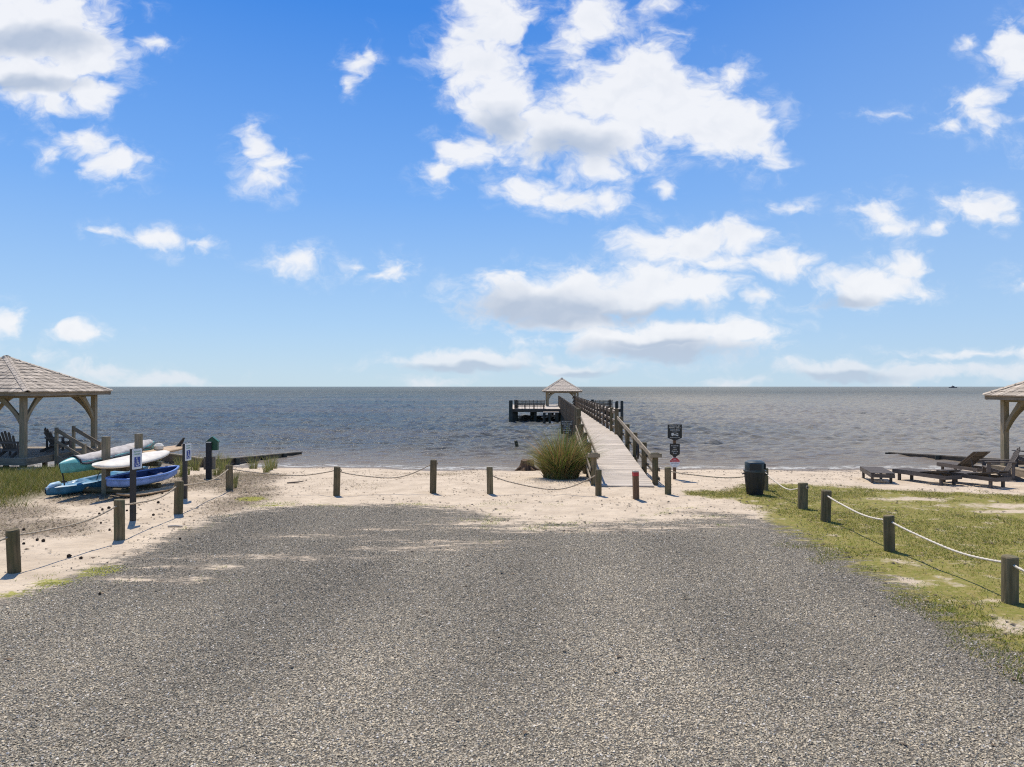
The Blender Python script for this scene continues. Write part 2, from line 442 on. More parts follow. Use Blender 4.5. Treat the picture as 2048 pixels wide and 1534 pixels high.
def leafy(name, rough=.6, trans=.25):
    m, nt, b = mat_base(name); k = NT(nt)
    a = k.n('ShaderNodeAttribute', attribute_name='tint'); k.l(a.outputs['Color'], b.inputs['Base Color'])
    b.inputs['Roughness'].default_value = rough; b.inputs['Specular IOR Level'].default_value = .25
    t = k.n('ShaderNodeBsdfTranslucent'); k.l(a.outputs['Color'], t.inputs[0])
    ms = k.n('ShaderNodeMixShader'); ms.inputs[0].default_value = trans
    o = nt.nodes['Material Output']; k.l(b.outputs[0], ms.inputs[1]); k.l(t.outputs[0], ms.inputs[2]); k.l(ms.outputs[0], o.inputs[0])
    return m

M = {}
M['deck'] = wood('weathered_deck_wood', (.53, .45, .36), .70, 30, .85, vary=.16, bump=.4)
M['grey'] = wood('weathered_grey_wood', (.31, .25, .175), .45, 34, .85, vary=.22)
M['frame'] = wood('weathered_frame_wood', (.30, .24, .155), .5, 30, .85, green=(.21, .195, .115), vary=.15)
M['post'] = wood('treated_post_wood', (.195, .150, .082), .34, 26, .88, green=(.115, .115, .055), vary=.22, bump=.9)
M['brown'] = wood('brown_post_wood', (.17, .10, .055), .4, 26, .85, vary=.1)
M['rail'] = wood('pier_rail_wood', (.150, .112, .076), .5, 30, .85, vary=.25, lit_top=(.60, .50, .39))
M['pile'] = wood('dark_pile_wood', (.072, .068, .052), .4, 20, .8, green=(.035, .05, .04), vary=.25)
M['lounge'] = wood('lounge_wood', (.13, .108, .09), .5, 34, .75, vary=.22)
M['black'] = plain('black_painted_wood', (.022, .022, .024), .45, .4, .25)
M['shingle'] = wood('cedar_shingle', (.45, .375, .29), .60, 45, .9, vary=.28, bump=.7)
M['shinglep'] = wood('pale_cedar_shingle', (.58, .48, .37), .68, 45, .9, vary=.15, bump=.5)
M['red'] = plain('red_paint', (.42, .03, .03), .6)
M['rope'] = plain('natural_rope', (.44, .355, .25), .95, .1, .2, 40)
M['ropew'] = plain('white_rope', (.68, .60, .48), .95, .1, .15, 40)
M['turq'] = plain('turquoise_plastic', (.115, .40, .37), .42, .5, .16, 5)
M['bluek'] = plain('blue_plastic', (.040, .175, .285), .4, .5, .35, 3.0)
M['peri'] = plain('periwinkle_plastic', (.17, .29, .60), .45, .5, .18, 5)
M['pale'] = plain('pale_blue_plastic', (.42, .60, .72), .5)
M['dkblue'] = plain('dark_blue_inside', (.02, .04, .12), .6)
M['board'] = plain('cream_board', (.80, .71, .56), .35, .5, .05, 4)
M['tan'] = plain('tan_board', (.45, .30, .16), .55, .4, .15)
M['cover'] = plain('canvas_cover', (.52, .47, .42), .9, .15, .14, 7, .5)
M['blackp'] = plain('black_plastic', (.012, .012, .013), .5)
M['bin'] = plain('bin_plastic', (.028, .027, .025), .55, .4, .2)
M['binlid'] = plain('bin_lid_plastic', (.045, .058, .058), .4, .5, .15)
M['green'] = plain('green_metal', (.012, .10, .045), .4, .5, .15)
M['white'] = plain('white_sign', (.74, .75, .73), .4, .5, .06)
M['signblue'] = plain('sign_blue', (.015, .06, .30), .4)
M['signgreen'] = plain('sign_green', (.20, .42, .27), .5)
M['signblack'] = plain('sign_black', (.014, .014, .015), .35)
M['signtext'] = plain('sign_lettering', (.72, .70, .62), .5)
M['signred'] = plain('sign_red', (.55, .03, .035), .4)
M['concrete'] = plain('concrete_block', (.45, .41, .36), .9, .2, .2, 5, .4)
M['cone'] = plain('pine_cone', (.085, .060, .042), .9, .1, .3, 30)
M['twig'] = wood('dead_wood', (.16, .125, .095), .5, 40, .9)
M['drift'] = wood('bleached_wood', (.48, .42, .34), .6, 40, .9)
M['stump'] = wood('stump_wood', (.15, .095, .055), .35, 18, .95, vary=.05, bump=1.0)
M['metal'] = plain('galvanised_metal', (.5, .5, .5), .35, .5, .1, 10, 0, .9)
M['blade'] = leafy('grass_blade')
M['litter'] = leafy('dead_leaf', .9, .05)
M['ship'] = plain('ship_paint', (.10, .09, .09), .6)
M['shipw'] = plain('ship_white', (.7, .7, .7), .6)

def make_ground_mat():
    m, nt, b = mat_base('sand_gravel_lawn_ground'); k = NT(nt)
    pos = k.n('ShaderNodeNewGeometry').outputs['Position']
    def attr(n): return k.n('ShaderNodeAttribute', attribute_name=n).outputs['Fac']
    n1 = k.noise(pos, 1.4, 6, .62); n2 = k.noise(pos, 9.0, 6, .68); n3 = k.noise(pos, 70.0, 3, .6); nbig = k.noise(pos, .25, 3, .5)
    st = k.noise(k.vmul(pos, (1.0, 3.2, 1)), 1.5, 6, .62)
    # sand
    sand = k.mix(k.ss(n1, .3, .7), (.50, .40, .285), (.665, .54, .39))
    sand = k.mix(k.ss(n3, .35, .72, 0, .45), sand, (.40, .30, .20))
    speck = k.n('ShaderNodeTexVoronoi'); speck.inputs['Scale'].default_value = 16; k.l(pos, speck.inputs['Vector'])
    sp = k.math('MULTIPLY', k.ss(speck.outputs['Distance'], .17, .10), k.ss(k.noise(pos, 1.1, 3, .5), .47, .62))
    sand = k.mix(k.math('MULTIPLY', sp, .8), sand, (.12, .09, .06))
    # damp sand near the water line
    wet = attr('wet')
    wet = k.ss(k.math('ADD', wet, k.math('MULTIPLY', k.math('SUBTRACT', n1, .5), .5)), .3, .8)
    sand = k.mix(wet, sand, (.20, .155, .11))
    # gravel: crushed grey stone, each cell its own tone
    vor = k.n('ShaderNodeTexVoronoi'); vor.inputs['Scale'].default_value = 38; vor.inputs['Randomness'].default_value = 1
    k.l(k.vadd(pos, k.vmul(k.noise(pos, 25, 2, .5, 'Color'), (.02, .02, .02))), vor.inputs['Vector'])
    sepc = k.n('ShaderNodeSeparateColor'); k.l(vor.outputs['Color'], sepc.inputs[0])
    gr = k.mix(sepc.outputs[0], (.14, .124, .092), (.53, .445, .325))
    gr = k.mix(k.ss(sepc.outputs[1], .82, .95), gr, (.62, .55, .45))
    gr = k.mix(k.ss(sepc.outputs[2], .80, .9, 0, .5), gr, (.20, .145, .10))
    gr = k.mix(k.ss(vor.outputs['Distance'], .30, .62, 0, .75), gr, (.045, .040, .033))
    gr = k.mix(k.ss(nbig, .3, .7, 0, .45), gr, (.17, .145, .11))
    dusty = k.ss(k.math('ADD', st, k.ss(n2, .3, .7, -.08, .08)), .60, .74)
    gr = k.mix(k.math('MULTIPLY', dusty, .55), gr, (.46, .38, .28))
    # lawn soil: mossy, yellow green between blades
    mossn = k.noise(pos, 5.0, 6, .7)
    lawn = k.mix(k.ss(mossn, .33, .66), (.27, .215, .065), (.175, .175, .028))
    lawn = k.mix(k.ss(n2, .50, .72, 0, .85), lawn, (.38, .29, .14))
    lawn = k.mix(k.ss(k.noise(pos, 2.2, 5, .6), .55, .72, 0, .8), lawn, (.58, .46, .33))
    litter = k.mix(k.ss(n2, .3, .7), (.13, .098, .07), (.36, .285, .20))
    # masks
    lm = k.ss(k.math('ADD', attr('litter'), k.math('MULTIPLY', k.math('SUBTRACT', n2, .52), 2.2)), -.15, .55)
    c = k.mix(k.math('MULTIPLY', lm, .85), sand, litter)
    md = k.ss(k.math('ADD', attr('meadow'), k.math('MULTIPLY', k.math('SUBTRACT', n2, .5), 1.5)), -.1, .5)
    c = k.mix(k.math('MULTIPLY', md, .8), c, (.12, .105, .05))
    lw = k.ss(k.math('ADD', attr('lawn'), k.math('MULTIPLY', k.math('SUBTRACT', k.math('ADD', k.math('MULTIPLY', n1, .6), k.math('MULTIPLY', n2, .4)), .5), 2.0)), -.12, .22)
    c = k.mix(lw, c, lawn)
    gedge = k.math('ADD', k.math('MULTIPLY', k.math('SUBTRACT', n2, .5), 1.1), k.math('MULTIPLY', k.math('SUBTRACT', st, .5), 2.4))
    gm = k.ss(k.math('ADD', attr('gravel'), gedge), -.34, .34)
    c = k.mix(gm, c, gr)
    mo = k.ss(k.math('ADD', attr('moss'), k.math('MULTIPLY', k.math('SUBTRACT', n2, .55), 2.4)), -.05, .35)
    c = k.mix(k.math('MULTIPLY', mo, .85), c, k.mix(k.ss(n3, .3, .7), (.20, .22, .02), (.40, .36, .05)))
    k.l(c, b.inputs['Base Color'])
    k.l(k.ss(wet, 0, 1, .95, .5), b.inputs['Roughness']); b.inputs['Specular IOR Level'].default_value = .2
    foot = k.noise(pos, 3.6, 5, .55)
    h_s = k.math('ADD', k.math('MULTIPLY', foot, .075), k.math('MULTIPLY', n2, .03))
    h_g = k.math('MULTIPLY', k.math('SUBTRACT', 1.0, vor.outputs['Distance']), .03)
    hm = k.n('ShaderNodeMix', data_type='FLOAT'); k.l(gm, hm.inputs[0]); k.l(h_s, hm.inputs[2]); k.l(h_g, hm.inputs[3])
    k.l(k.bump(hm.outputs[0], .9, 1.0), b.inputs['Normal'])
    return m
M['ground'] = make_ground_mat()

def make_water_mat():
    m, nt, b = mat_base('rippled_sound_water'); k = NT(nt)
    pos = k.n('ShaderNodeNewGeometry').outputs['Position']
    big = k.noise(k.vmul(pos, (.010, .035, 0)), 1.0, 4, .55)
    mud = k.noise(k.vmul(pos, (.03, .12, 0)), 1.0, 3, .5)
    base = k.mix(k.ss(big, .35, .65), (.070, .088, .086), (.115, .112, .098))
    base = k.mix(k.ss(mud, .45, .75, 0, .5), base, (.15, .125, .09))
    sx = k.n('ShaderNodeSeparateXYZ'); k.l(pos, sx.inputs[0])      # silty water drifts along the right hand shore
    silt = k.math('ADD', k.math('SUBTRACT', sx.outputs[0], k.math('MULTIPLY', sx.outputs[1], .12)), k.math('MULTIPLY', k.math('SUBTRACT', big, .5), 30.0))
    sil = k.math('MULTIPLY', k.ss(silt, -6, 26), k.ss(sx.outputs[1], 70, 420, 1.0, .25))
    base = k.mix(sil, base, (.275, .235, .172))
    shallow = k.n('ShaderNodeAttribute', attribute_name='shallow').outputs['Fac']
    base = k.mix(shallow, base, (.20, .16, .12))
    foam = k.math('MULTIPLY', k.ss(shallow, .93, .995), k.ss(k.noise(k.vmul(pos, (2.2, 5, 1)), 1.0, 4, .65), .46, .60))
    base = k.mix(foam, base, (.62, .58, .50))
    k.l(base, b.inputs['Base Color'])
    b.inputs['IOR'].default_value = 1.33; b.inputs['Roughness'].default_value = .13
    r1 = k.noise(k.vmul(pos, (1.3, 4.0, 1)), 1.0, 4, .6)
    r2 = k.noise(k.vmul(pos, (4.0, 9.0, 1)), 1.0, 3, .6)
    far = k.noise(k.vmul(pos, (.14, .50, 1)), 1.0, 4, .65)
    h = k.math('ADD', k.math('MULTIPLY', r1, .13), k.math('MULTIPLY', r2, .022))
    sy_ = k.n('ShaderNodeSeparateXYZ'); k.l(pos, sy_.inputs[0])
    h = k.math('ADD', h, k.math('MULTIPLY', far, k.ss(sy_.outputs[1], 60, 500, .28, 1.5)))
    nrm = k.bump(h, 1.0, 1.0)
    # turbid body plus a wind roughened surface film
    dif = k.n('ShaderNodeBsdfDiffuse'); k.l(base, dif.inputs[0]); k.l(nrm, dif.inputs['Normal'])
    gl_ = k.n('ShaderNodeBsdfGlossy'); gl_.inputs['Roughness'].default_value = .10; gl_.inputs[0].default_value = (.97, .96, .90, 1); k.l(nrm, gl_.inputs['Normal'])
    fr = k.n('ShaderNodeFresnel'); fr.inputs['IOR'].default_value = 1.33; k.l(nrm, fr.inputs['Normal'])
    ms = k.n('ShaderNodeMixShader'); k.l(k.ss(fr.outputs[0], 0, .75, .02, .46, 'LINEAR'), ms.inputs[0]); k.l(dif.outputs[0], ms.inputs[1]); k.l(gl_.outputs[0], ms.inputs[2])
    k.l(ms.outputs[0], nt.nodes['Material Output'].inputs[0])
    return m
M['water'] = make_water_mat()

# ================================================================== ground sheet
def axis(segs):
    out = [segs[0][0]]
    for (a, b_, st) in segs:
        n = max(1, round((b_-a)/st)); out += [a+(b_-a)*(i+1)/n for i in range(n)]
    return np.array(out)
def grid_mesh(name, xs, ys, zf, mat):
    X, Y = np.meshgrid(xs, ys); Z = zf(X, Y); ny, nx = X.shape
    V = np.stack([X, Y, Z], -1).reshape(-1, 3)
    i = (np.arange(ny-1)[:, None]*nx+np.arange(nx-1)[None]).ravel()
    F = np.stack([i, i+1, i+nx+1, i+nx], 1)
    return tri_mesh(name, V, F, mat, smooth=True), X.ravel(), Y.ravel()
xs = axis([(-400, -60, 20), (-60, -26, 1.0), (-26, 24, .12), (24, 60, 1.0), (60, 400, 20)])
ys = axis([(-200, -10, 10), (-10, 4, .5), (4, 36, .12), (36, 70, 2.0), (70, 120, 10)])
gme, GX, GY = grid_mesh('ground', xs, ys, gz, M['ground'])
def fattr(me, name, vals):
    a = me.attributes.new(name, 'FLOAT', 'POINT'); a.data.foreach_set('value', np.asarray(vals, np.float32))
fattr(gme, 'gravel', np.clip(f_gravel(GX, GY), -3, 3))
fattr(gme, 'lawn', np.clip(f_lawn(GX, GY), -3, 3))
fattr(gme, 'litter', np.clip(f_litter(GX, GY), -3, 3))
moss = np.full(GX.shape, -3.0)
for (cx, cy, rx, ry) in ((-6.9, 11.95, .42, .45), (-7.25, 11.25, .42, .32), (-7.45, 10.6, .3, .25), (-6.2, 18.4, .75, .2), (-5.0, 18.55, .5, .12), (-2.4, 18.6, .7, .14), (-1.0, 18.4, .5, .1), (-.2, 17.9, .5, .1), (-7.2, 19.6, .5, .5), (4.4, 18.2, .5, .15)):
    moss = np.maximum(moss, ell(GX, GY, cx, cy, rx, ry)*2.2)
fattr(gme, 'moss', moss)
fattr(gme, 'meadow', np.clip(sdist(GX, GY, MEADOW), -3, 3))
zz = gz(GX, GY)
fattr(gme, 'wet', 1-smooth(zz, WATER_Z+.0, WATER_Z+.11))
ground = tag(obj('ground', gme), kind='structure')

# ================================================================== water
def water():
    rows = [29.0]; y = 29.0
    while y < 700:
        y += max(.11, .0052*y*min(1, y/90+.35)); rows.append(y)
    rows += [760, 900, 1200, 2000, 5000, 20000]
    rows = np.array(rows); nc = 620
    t = np.linspace(-1, 1, nc)
    Y = np.repeat(rows[:, None], nc, 1); half = .86*rows+8
    half = np.where(rows > 700, half*1.6, half)
    X = t[None]*half[:, None]
    Z = np.zeros_like(X)
    r = np.random.default_rng(3)
    for i in range(56):
        lam = .45*(3.6/.45)**r.random(); k = 2*math.pi/lam
        th = math.radians(-90+18)+r.normal()*.38
        amp = .0135*lam**.42
        amp *= 1.0 if lam < 2.0 else .55
        ph = r.random()*6.28
        Z += amp*np.sin(k*(math.cos(th)*X+math.sin(th)*Y)+ph+.8*np.sin(X*.11*r.random()+Y*.07*r.random()))
    Z = Z+.30*np.abs(Z)*np.sign(Z)
    gust = .55+.8*fbm(X, Y*.4, 22, 5, 3)
    Z *= gust
    depth = WATER_Z-gz(X, Y)
    Z *= np.clip(depth/.5, .12, 1)
    Z *= 1-smooth(Y, 450, 690)
    V = np.stack([X, Y, Z+WATER_Z], -1).reshape(-1, 3)
    ny, nx = X.shape
    i = (np.arange(ny-1)[:, None]*nx+np.arange(nx-1)[None]).ravel()
    me = tri_mesh('water', V, np.stack([i, i+1, i+nx+1, i+nx], 1), M['water'], smooth=True)
    fattr(me, 'shallow', (1-smooth(depth, .0, .45)).ravel())
    tag(obj('water', me), kind='structure')
    # the same water further to the sides
    for s in (-1, 1):
        a = [(s*(.86*29+8), 29), (s*(.86*700+8), 700), (s*32000, 20000), (s*32000, 29)]
        me = bpy.data.meshes.new('water'); me.from_pydata([(p[0], p[1], WATER_Z-.01) for p in a], [], [(0, 1, 2, 3) if s < 0 else (3, 2, 1, 0)])
        me.materials.append(M['water']); fattr(me, 'shallow', [0]*4)
        tag(obj('water', me), kind='structure')
water()

# ================================================================== gazebos
def shingle_faces(root, half, eave_z, apex_z, single, expo=.27):
    """four hip roof faces; `single` = indices of faces whose shingles are objects of their own"""
    slope = math.hypot(half, apex_z-eave_z); rows = int(slope/expo)
    unit = MB(); unit.v = [(-.5, 0, 0), (.5, 0, 0), (.5, 1.25, 0), (-.5, 1.25, 0), (-.5, 0, 1), (.5, 0, 1), (.5, 1.25, .35), (-.5, 1.25, .35)]
    unit.f = [(3, 2, 1, 0), (4, 5, 6, 7), (0, 1, 5, 4), (1, 2, 6, 5), (2, 3, 7, 6), (3, 0, 4, 7)]
    unit.uv = [[(0, 0), (0, .2), (.4, .2), (.4, 0)]]*6
    ume = unit.mesh('shingle', M['shingle'])
    joined = MB(); rr = random.Random(5)
    for fi in range(4):
        rot = Matrix.Rotation(fi*math.pi/2, 4, 'Z')          # face 0 looks to -Y, 1 to +X, 2 to +Y, 3 to -X
        up = Vector((0, half, apex_z-eave_z)).normalized(); nrm = Vector((1, 0, 0)).cross(up)
        frame = Matrix(((1, up.x, nrm.x, 0), (0, up.y, nrm.y, 0), (0, up.z, nrm.z, 0), (0, 0, 0, 1)))
        for r in range(rows):
            s0 = r*slope/rows; w = 2*half*(1-(s0+.45*slope/rows)/slope)
            x = -w/2
            while x < w/2-.02:
                sw = min(rr.uniform(.13, .30), w/2-x)
                if w/2-x-sw < .06: sw = w/2-x
                base = Vector((0, -half, eave_z))+up*(s0-.02+rr.uniform(-.018, .018)*(r > 0))+Vector((x+sw/2, 0, 0))+nrm*.008
                sc = Matrix.Diagonal((max(sw-.012, .03), expo, .040+rr.uniform(0, .018), 1))
                mtx = rot @ Matrix.Translation(base) @ frame @ Matrix.Rotation(rr.uniform(-.02, .02), 4, 'Z') @ Matrix.Rotation(.02, 4, 'X') @ sc
                if fi in single:
                    o = obj('shingle', ume, root); o.matrix_basis = mtx
                else:
                    b = len(joined.v)
                    joined.v += [tuple(mtx @ Vector(q)) for q in unit.v]; joined.f += [tuple(b+i for i in f) for f in unit.f]; joined.uv += unit.uv
                x += sw
        # hip caps
        a = rot @ Vector((half, -half, eave_z)); t = Vector((0, 0, apex_z))
        d = t-a; n = int(d.length/.25)
        for i in range(n):
            p = a+d*(i/n); q = a+d*((i+1.35)/n)
            for sgn in (-1, 1):
                side = Vector((0, 0, 1)).cross(d).normalized()*sgn
                joined2 = hipcaps
                joined2.beam(p+side*.065+Vector((0, 0, .060)), q+side*.065+Vector((0, 0, .045)), .14, .022, up=(side.x*.45, side.y*.45, 1))
    if joined.v: tag(joined.build('shingle_field', M['shingle'], root), kind='stuff')

def curved_brace(mb, p, dirx, z_top, reach, drop, dep=.10):
    """knee brace with a straight back and an arched belly, from a post at p (x,y) towards unit dir, below a beam at z_top"""
    dx, dy = dirx; pts = [(0, -drop), (0, -drop+.36), (reach-.36, 0), (reach, 0)]
    for i in range(1, 8):
        t = i/8; q = .085*math.sin(math.pi*t); pts.append((reach*(1-t)-q, -drop*t+q))
    b = len(mb.v); n = len(pts); sx, sy = -dy*dep/2, dx*dep/2
    for k in (-1, 1):
        for (r_, h) in pts: mb.v.append((p[0]+dx*r_+k*sx, p[1]+dy*r_+k*sy, z_top+h))
    for i in range(n):
        j = (i+1) % n; l = math.dist(pts[i], pts[j]); mb.f.append((b+i, b+j, b+n+j, b+n+i)); mb.uv.append([(0, 0), (l, 0), (l, dep), (0, dep)])
    mb.f.append(tuple(b+i for i in range(n))); mb.uv.append([(q[0]+q[1], q[0]-q[1]) for q in pts])
    mb.f.append(tuple(b+n+i for i in range(n))); mb.uv.append([(q[0]+q[1], q[0]-q[1]) for q in pts])

def gazebo(name, center, half_post, over, deck_z, eave_z, apex_z, single, label, deck_over=.35, small=False, post_w=.19, ground_z=-.1):
    global hipcaps
    root = empty(name, (center[0], center[1], 0)); hp = half_post; he = hp+over; hipcaps = MB()
    for (sx, sy) in ((-1, -1), (1, -1), (1, 1), (-1, 1)):
        MB().beam((sx*hp, sy*hp, deck_z), (sx*hp, sy*hp, eave_z+.02), post_w, post_w, up=(0, 1, 0)).build('post', M['frame'], root)
        if not small: MB().beam((sx*hp, sy*hp, ground_z), (sx*hp, sy*hp, deck_z-.04), post_w*.95, post_w*.95, up=(0, 1, 0)).build('footing_post', M['grey'], root)
        for d in ((-sx, 0), (0, -sy)):
            b = MB(); off = post_w*.45
            curved_brace(b, (sx*hp+d[0]*off, sy*hp+d[1]*off), d, eave_z-.19, 1.0*hp/2.3, 1.1*hp/2.3)
            b.build('brace', M['frame'], root)
    for i in range(4):
        a = Matrix.Rotation(i*math.pi/2, 3, 'Z')
        MB().beam(a @ Vector((-hp-.12, -hp, eave_z-.08)), a @ Vector((hp-.10, -hp, eave_z-.08)), .10, .24).build('beam', M['frame'], root)
        MB().beam(a @ Vector((-he, -he+.02, eave_z-.045)), a @ Vector((he-.03, -he+.02, eave_z-.045)), .035, .15).build('fascia', M['grey'], root)
    # roof boards under the shingles
    rb = MB(); n = len(rb.v); rb.v = [(-he, -he, eave_z), (he, -he, eave_z), (he, he, eave_z), (-he, he, eave_z), (0, 0, apex_z)]
    rb.f = [(0, 1, 4), (1, 2, 4), (2, 3, 4), (3, 0, 4)]; rb.uv = [[(0, 0), (2, 0), (1, 2)]]*4
    roof = rb.build('roof_boards', M['grey'], root)
    md = roof.modifiers.new('thick', 'SOLIDIFY'); md.thickness = .03; md.offset = -1
    # rafters seen from below
    for i in range(4):
        a = Matrix.Rotation(i*math.pi/2, 3, 'Z')
        MB().beam(a @ Vector((he-.03, -he+.03, eave_z-.08)), Vector((0, 0, apex_z-.10)), .05, .12).build('hip_rafter', M['grey'], root)
    shingle_faces(root, he+.03, eave_z+.012, apex_z+.012, single)
    hipcaps.build('hip_cap', M['shingle'], root)
    MB().prism([(-.16, 0), (.16, 0), (0, .12)], -.16, .16).build('roof_cap', M['shingle'], root).location = (0, 0, apex_z-.02)
    # deck
    if not small:
        hd = hp+deck_over; y = -hd+.07; w = 2*hd
        pm = MB().box((0, 0, 0), (w, .135, .036)).mesh('plank', M['grey'])
        while y < hd-.03:
            o = obj('plank', pm, root); o.location = (0, y, deck_z-.018); y += .142
        for i in range(4):
            a = Matrix.Rotation(i*math.pi/2, 3, 'Z')
            MB().beam(a @ Vector((-hd, -hd+.02, deck_z-.15)), a @ Vector((hd-.045, -hd+.02, deck_z-.15)), .04, .225).build('rim_joist', M['grey'], root)
        for sx in (-1, 0, 1):
            for sy in (-1, 0, 1):
                if sx == 0 or sy == 0:
                    MB().beam((sx*(hd-.2), sy*(hd-.2), ground_z), (sx*(hd-.2), sy*(hd-.2), deck_z-.05), .15, .15, up=(0, 1, 0)).build('footing_post', M['grey'], root)
    tag(root, label, 'gazebo')
    return root
GL = (-20.85, 29.25); GLd = .40
gl = gazebo('gazebo', GL, 2.28, .48, GLd, 2.86, 4.27, (0, 1), 'open timber gazebo with weathered shingle roof behind the kayaks', ground_z=-.5)
GR = (20.25, 23.5); GRd = .22
gr_ = gazebo('gazebo', GR, 2.32, .44, GRd, 2.74, 4.2, (3,), 'open timber gazebo cut by the frame beside the lounge chairs', ground_z=-.25)
gp = gazebo('gazebo', (5.75, 82.0), 1.68, .46, .86, 2.56, 4.0, (), 'small shingle roofed gazebo at the far end of the pier', small=True, post_w=.2)

for ch in gp.children:
    if ch.data and ch.data.materials and ch.data.materials[0] == M['shingle']: ch.data.materials[0] = M['shinglep']
# stairs from the left gazebo deck down to the beach
def stairs():
    r = empty('beach_stairs', (-18.15, 28.75, 0))
    for sy in (-.55, .55):
        MB().beam((0.05, sy, -.15), (0.05, sy, 1.47), .10, .10, up=(0, 1, 0)).build('newel_post', M['frame'], r)
        MB().beam((1.15, sy, -.6), (1.15, sy, .82), .12, .12, up=(0, 1, 0)).build('newel_post', M['frame'], r)
        MB().beam((0.05, sy-.07, 1.40), (1.2, sy-.07, .72), .04, .14).build('handrail', M['grey'], r)
        MB().beam((0.05, sy-.07, .95), (1.2, sy-.07, .27), .04, .10).build('mid_rail', M['grey'], r)
        MB().beam((0.0, sy, .28), (1.15, sy, -.42), .05, .24).build('stringer', M['grey'], r)
    for i in range(4):
        MB().box((.2+i*.28, 0, .22-i*.17), (.28, 1.02, .04)).build('tread', M['grey'], r)
    tag(r, 'short wooden beach stairs with twin sloping handrails at the left gazebo', 'stairs')
stairs()
c = MB().box((0, 0, .10), (.55, .4, .2)).build('step_block', M['concrete']); c.location = (-18.15, 26.6, gzf(-18.15, 26.6)-.02)
tag(c, 'pale step block in the grass before the left gazebo deck', 'block')

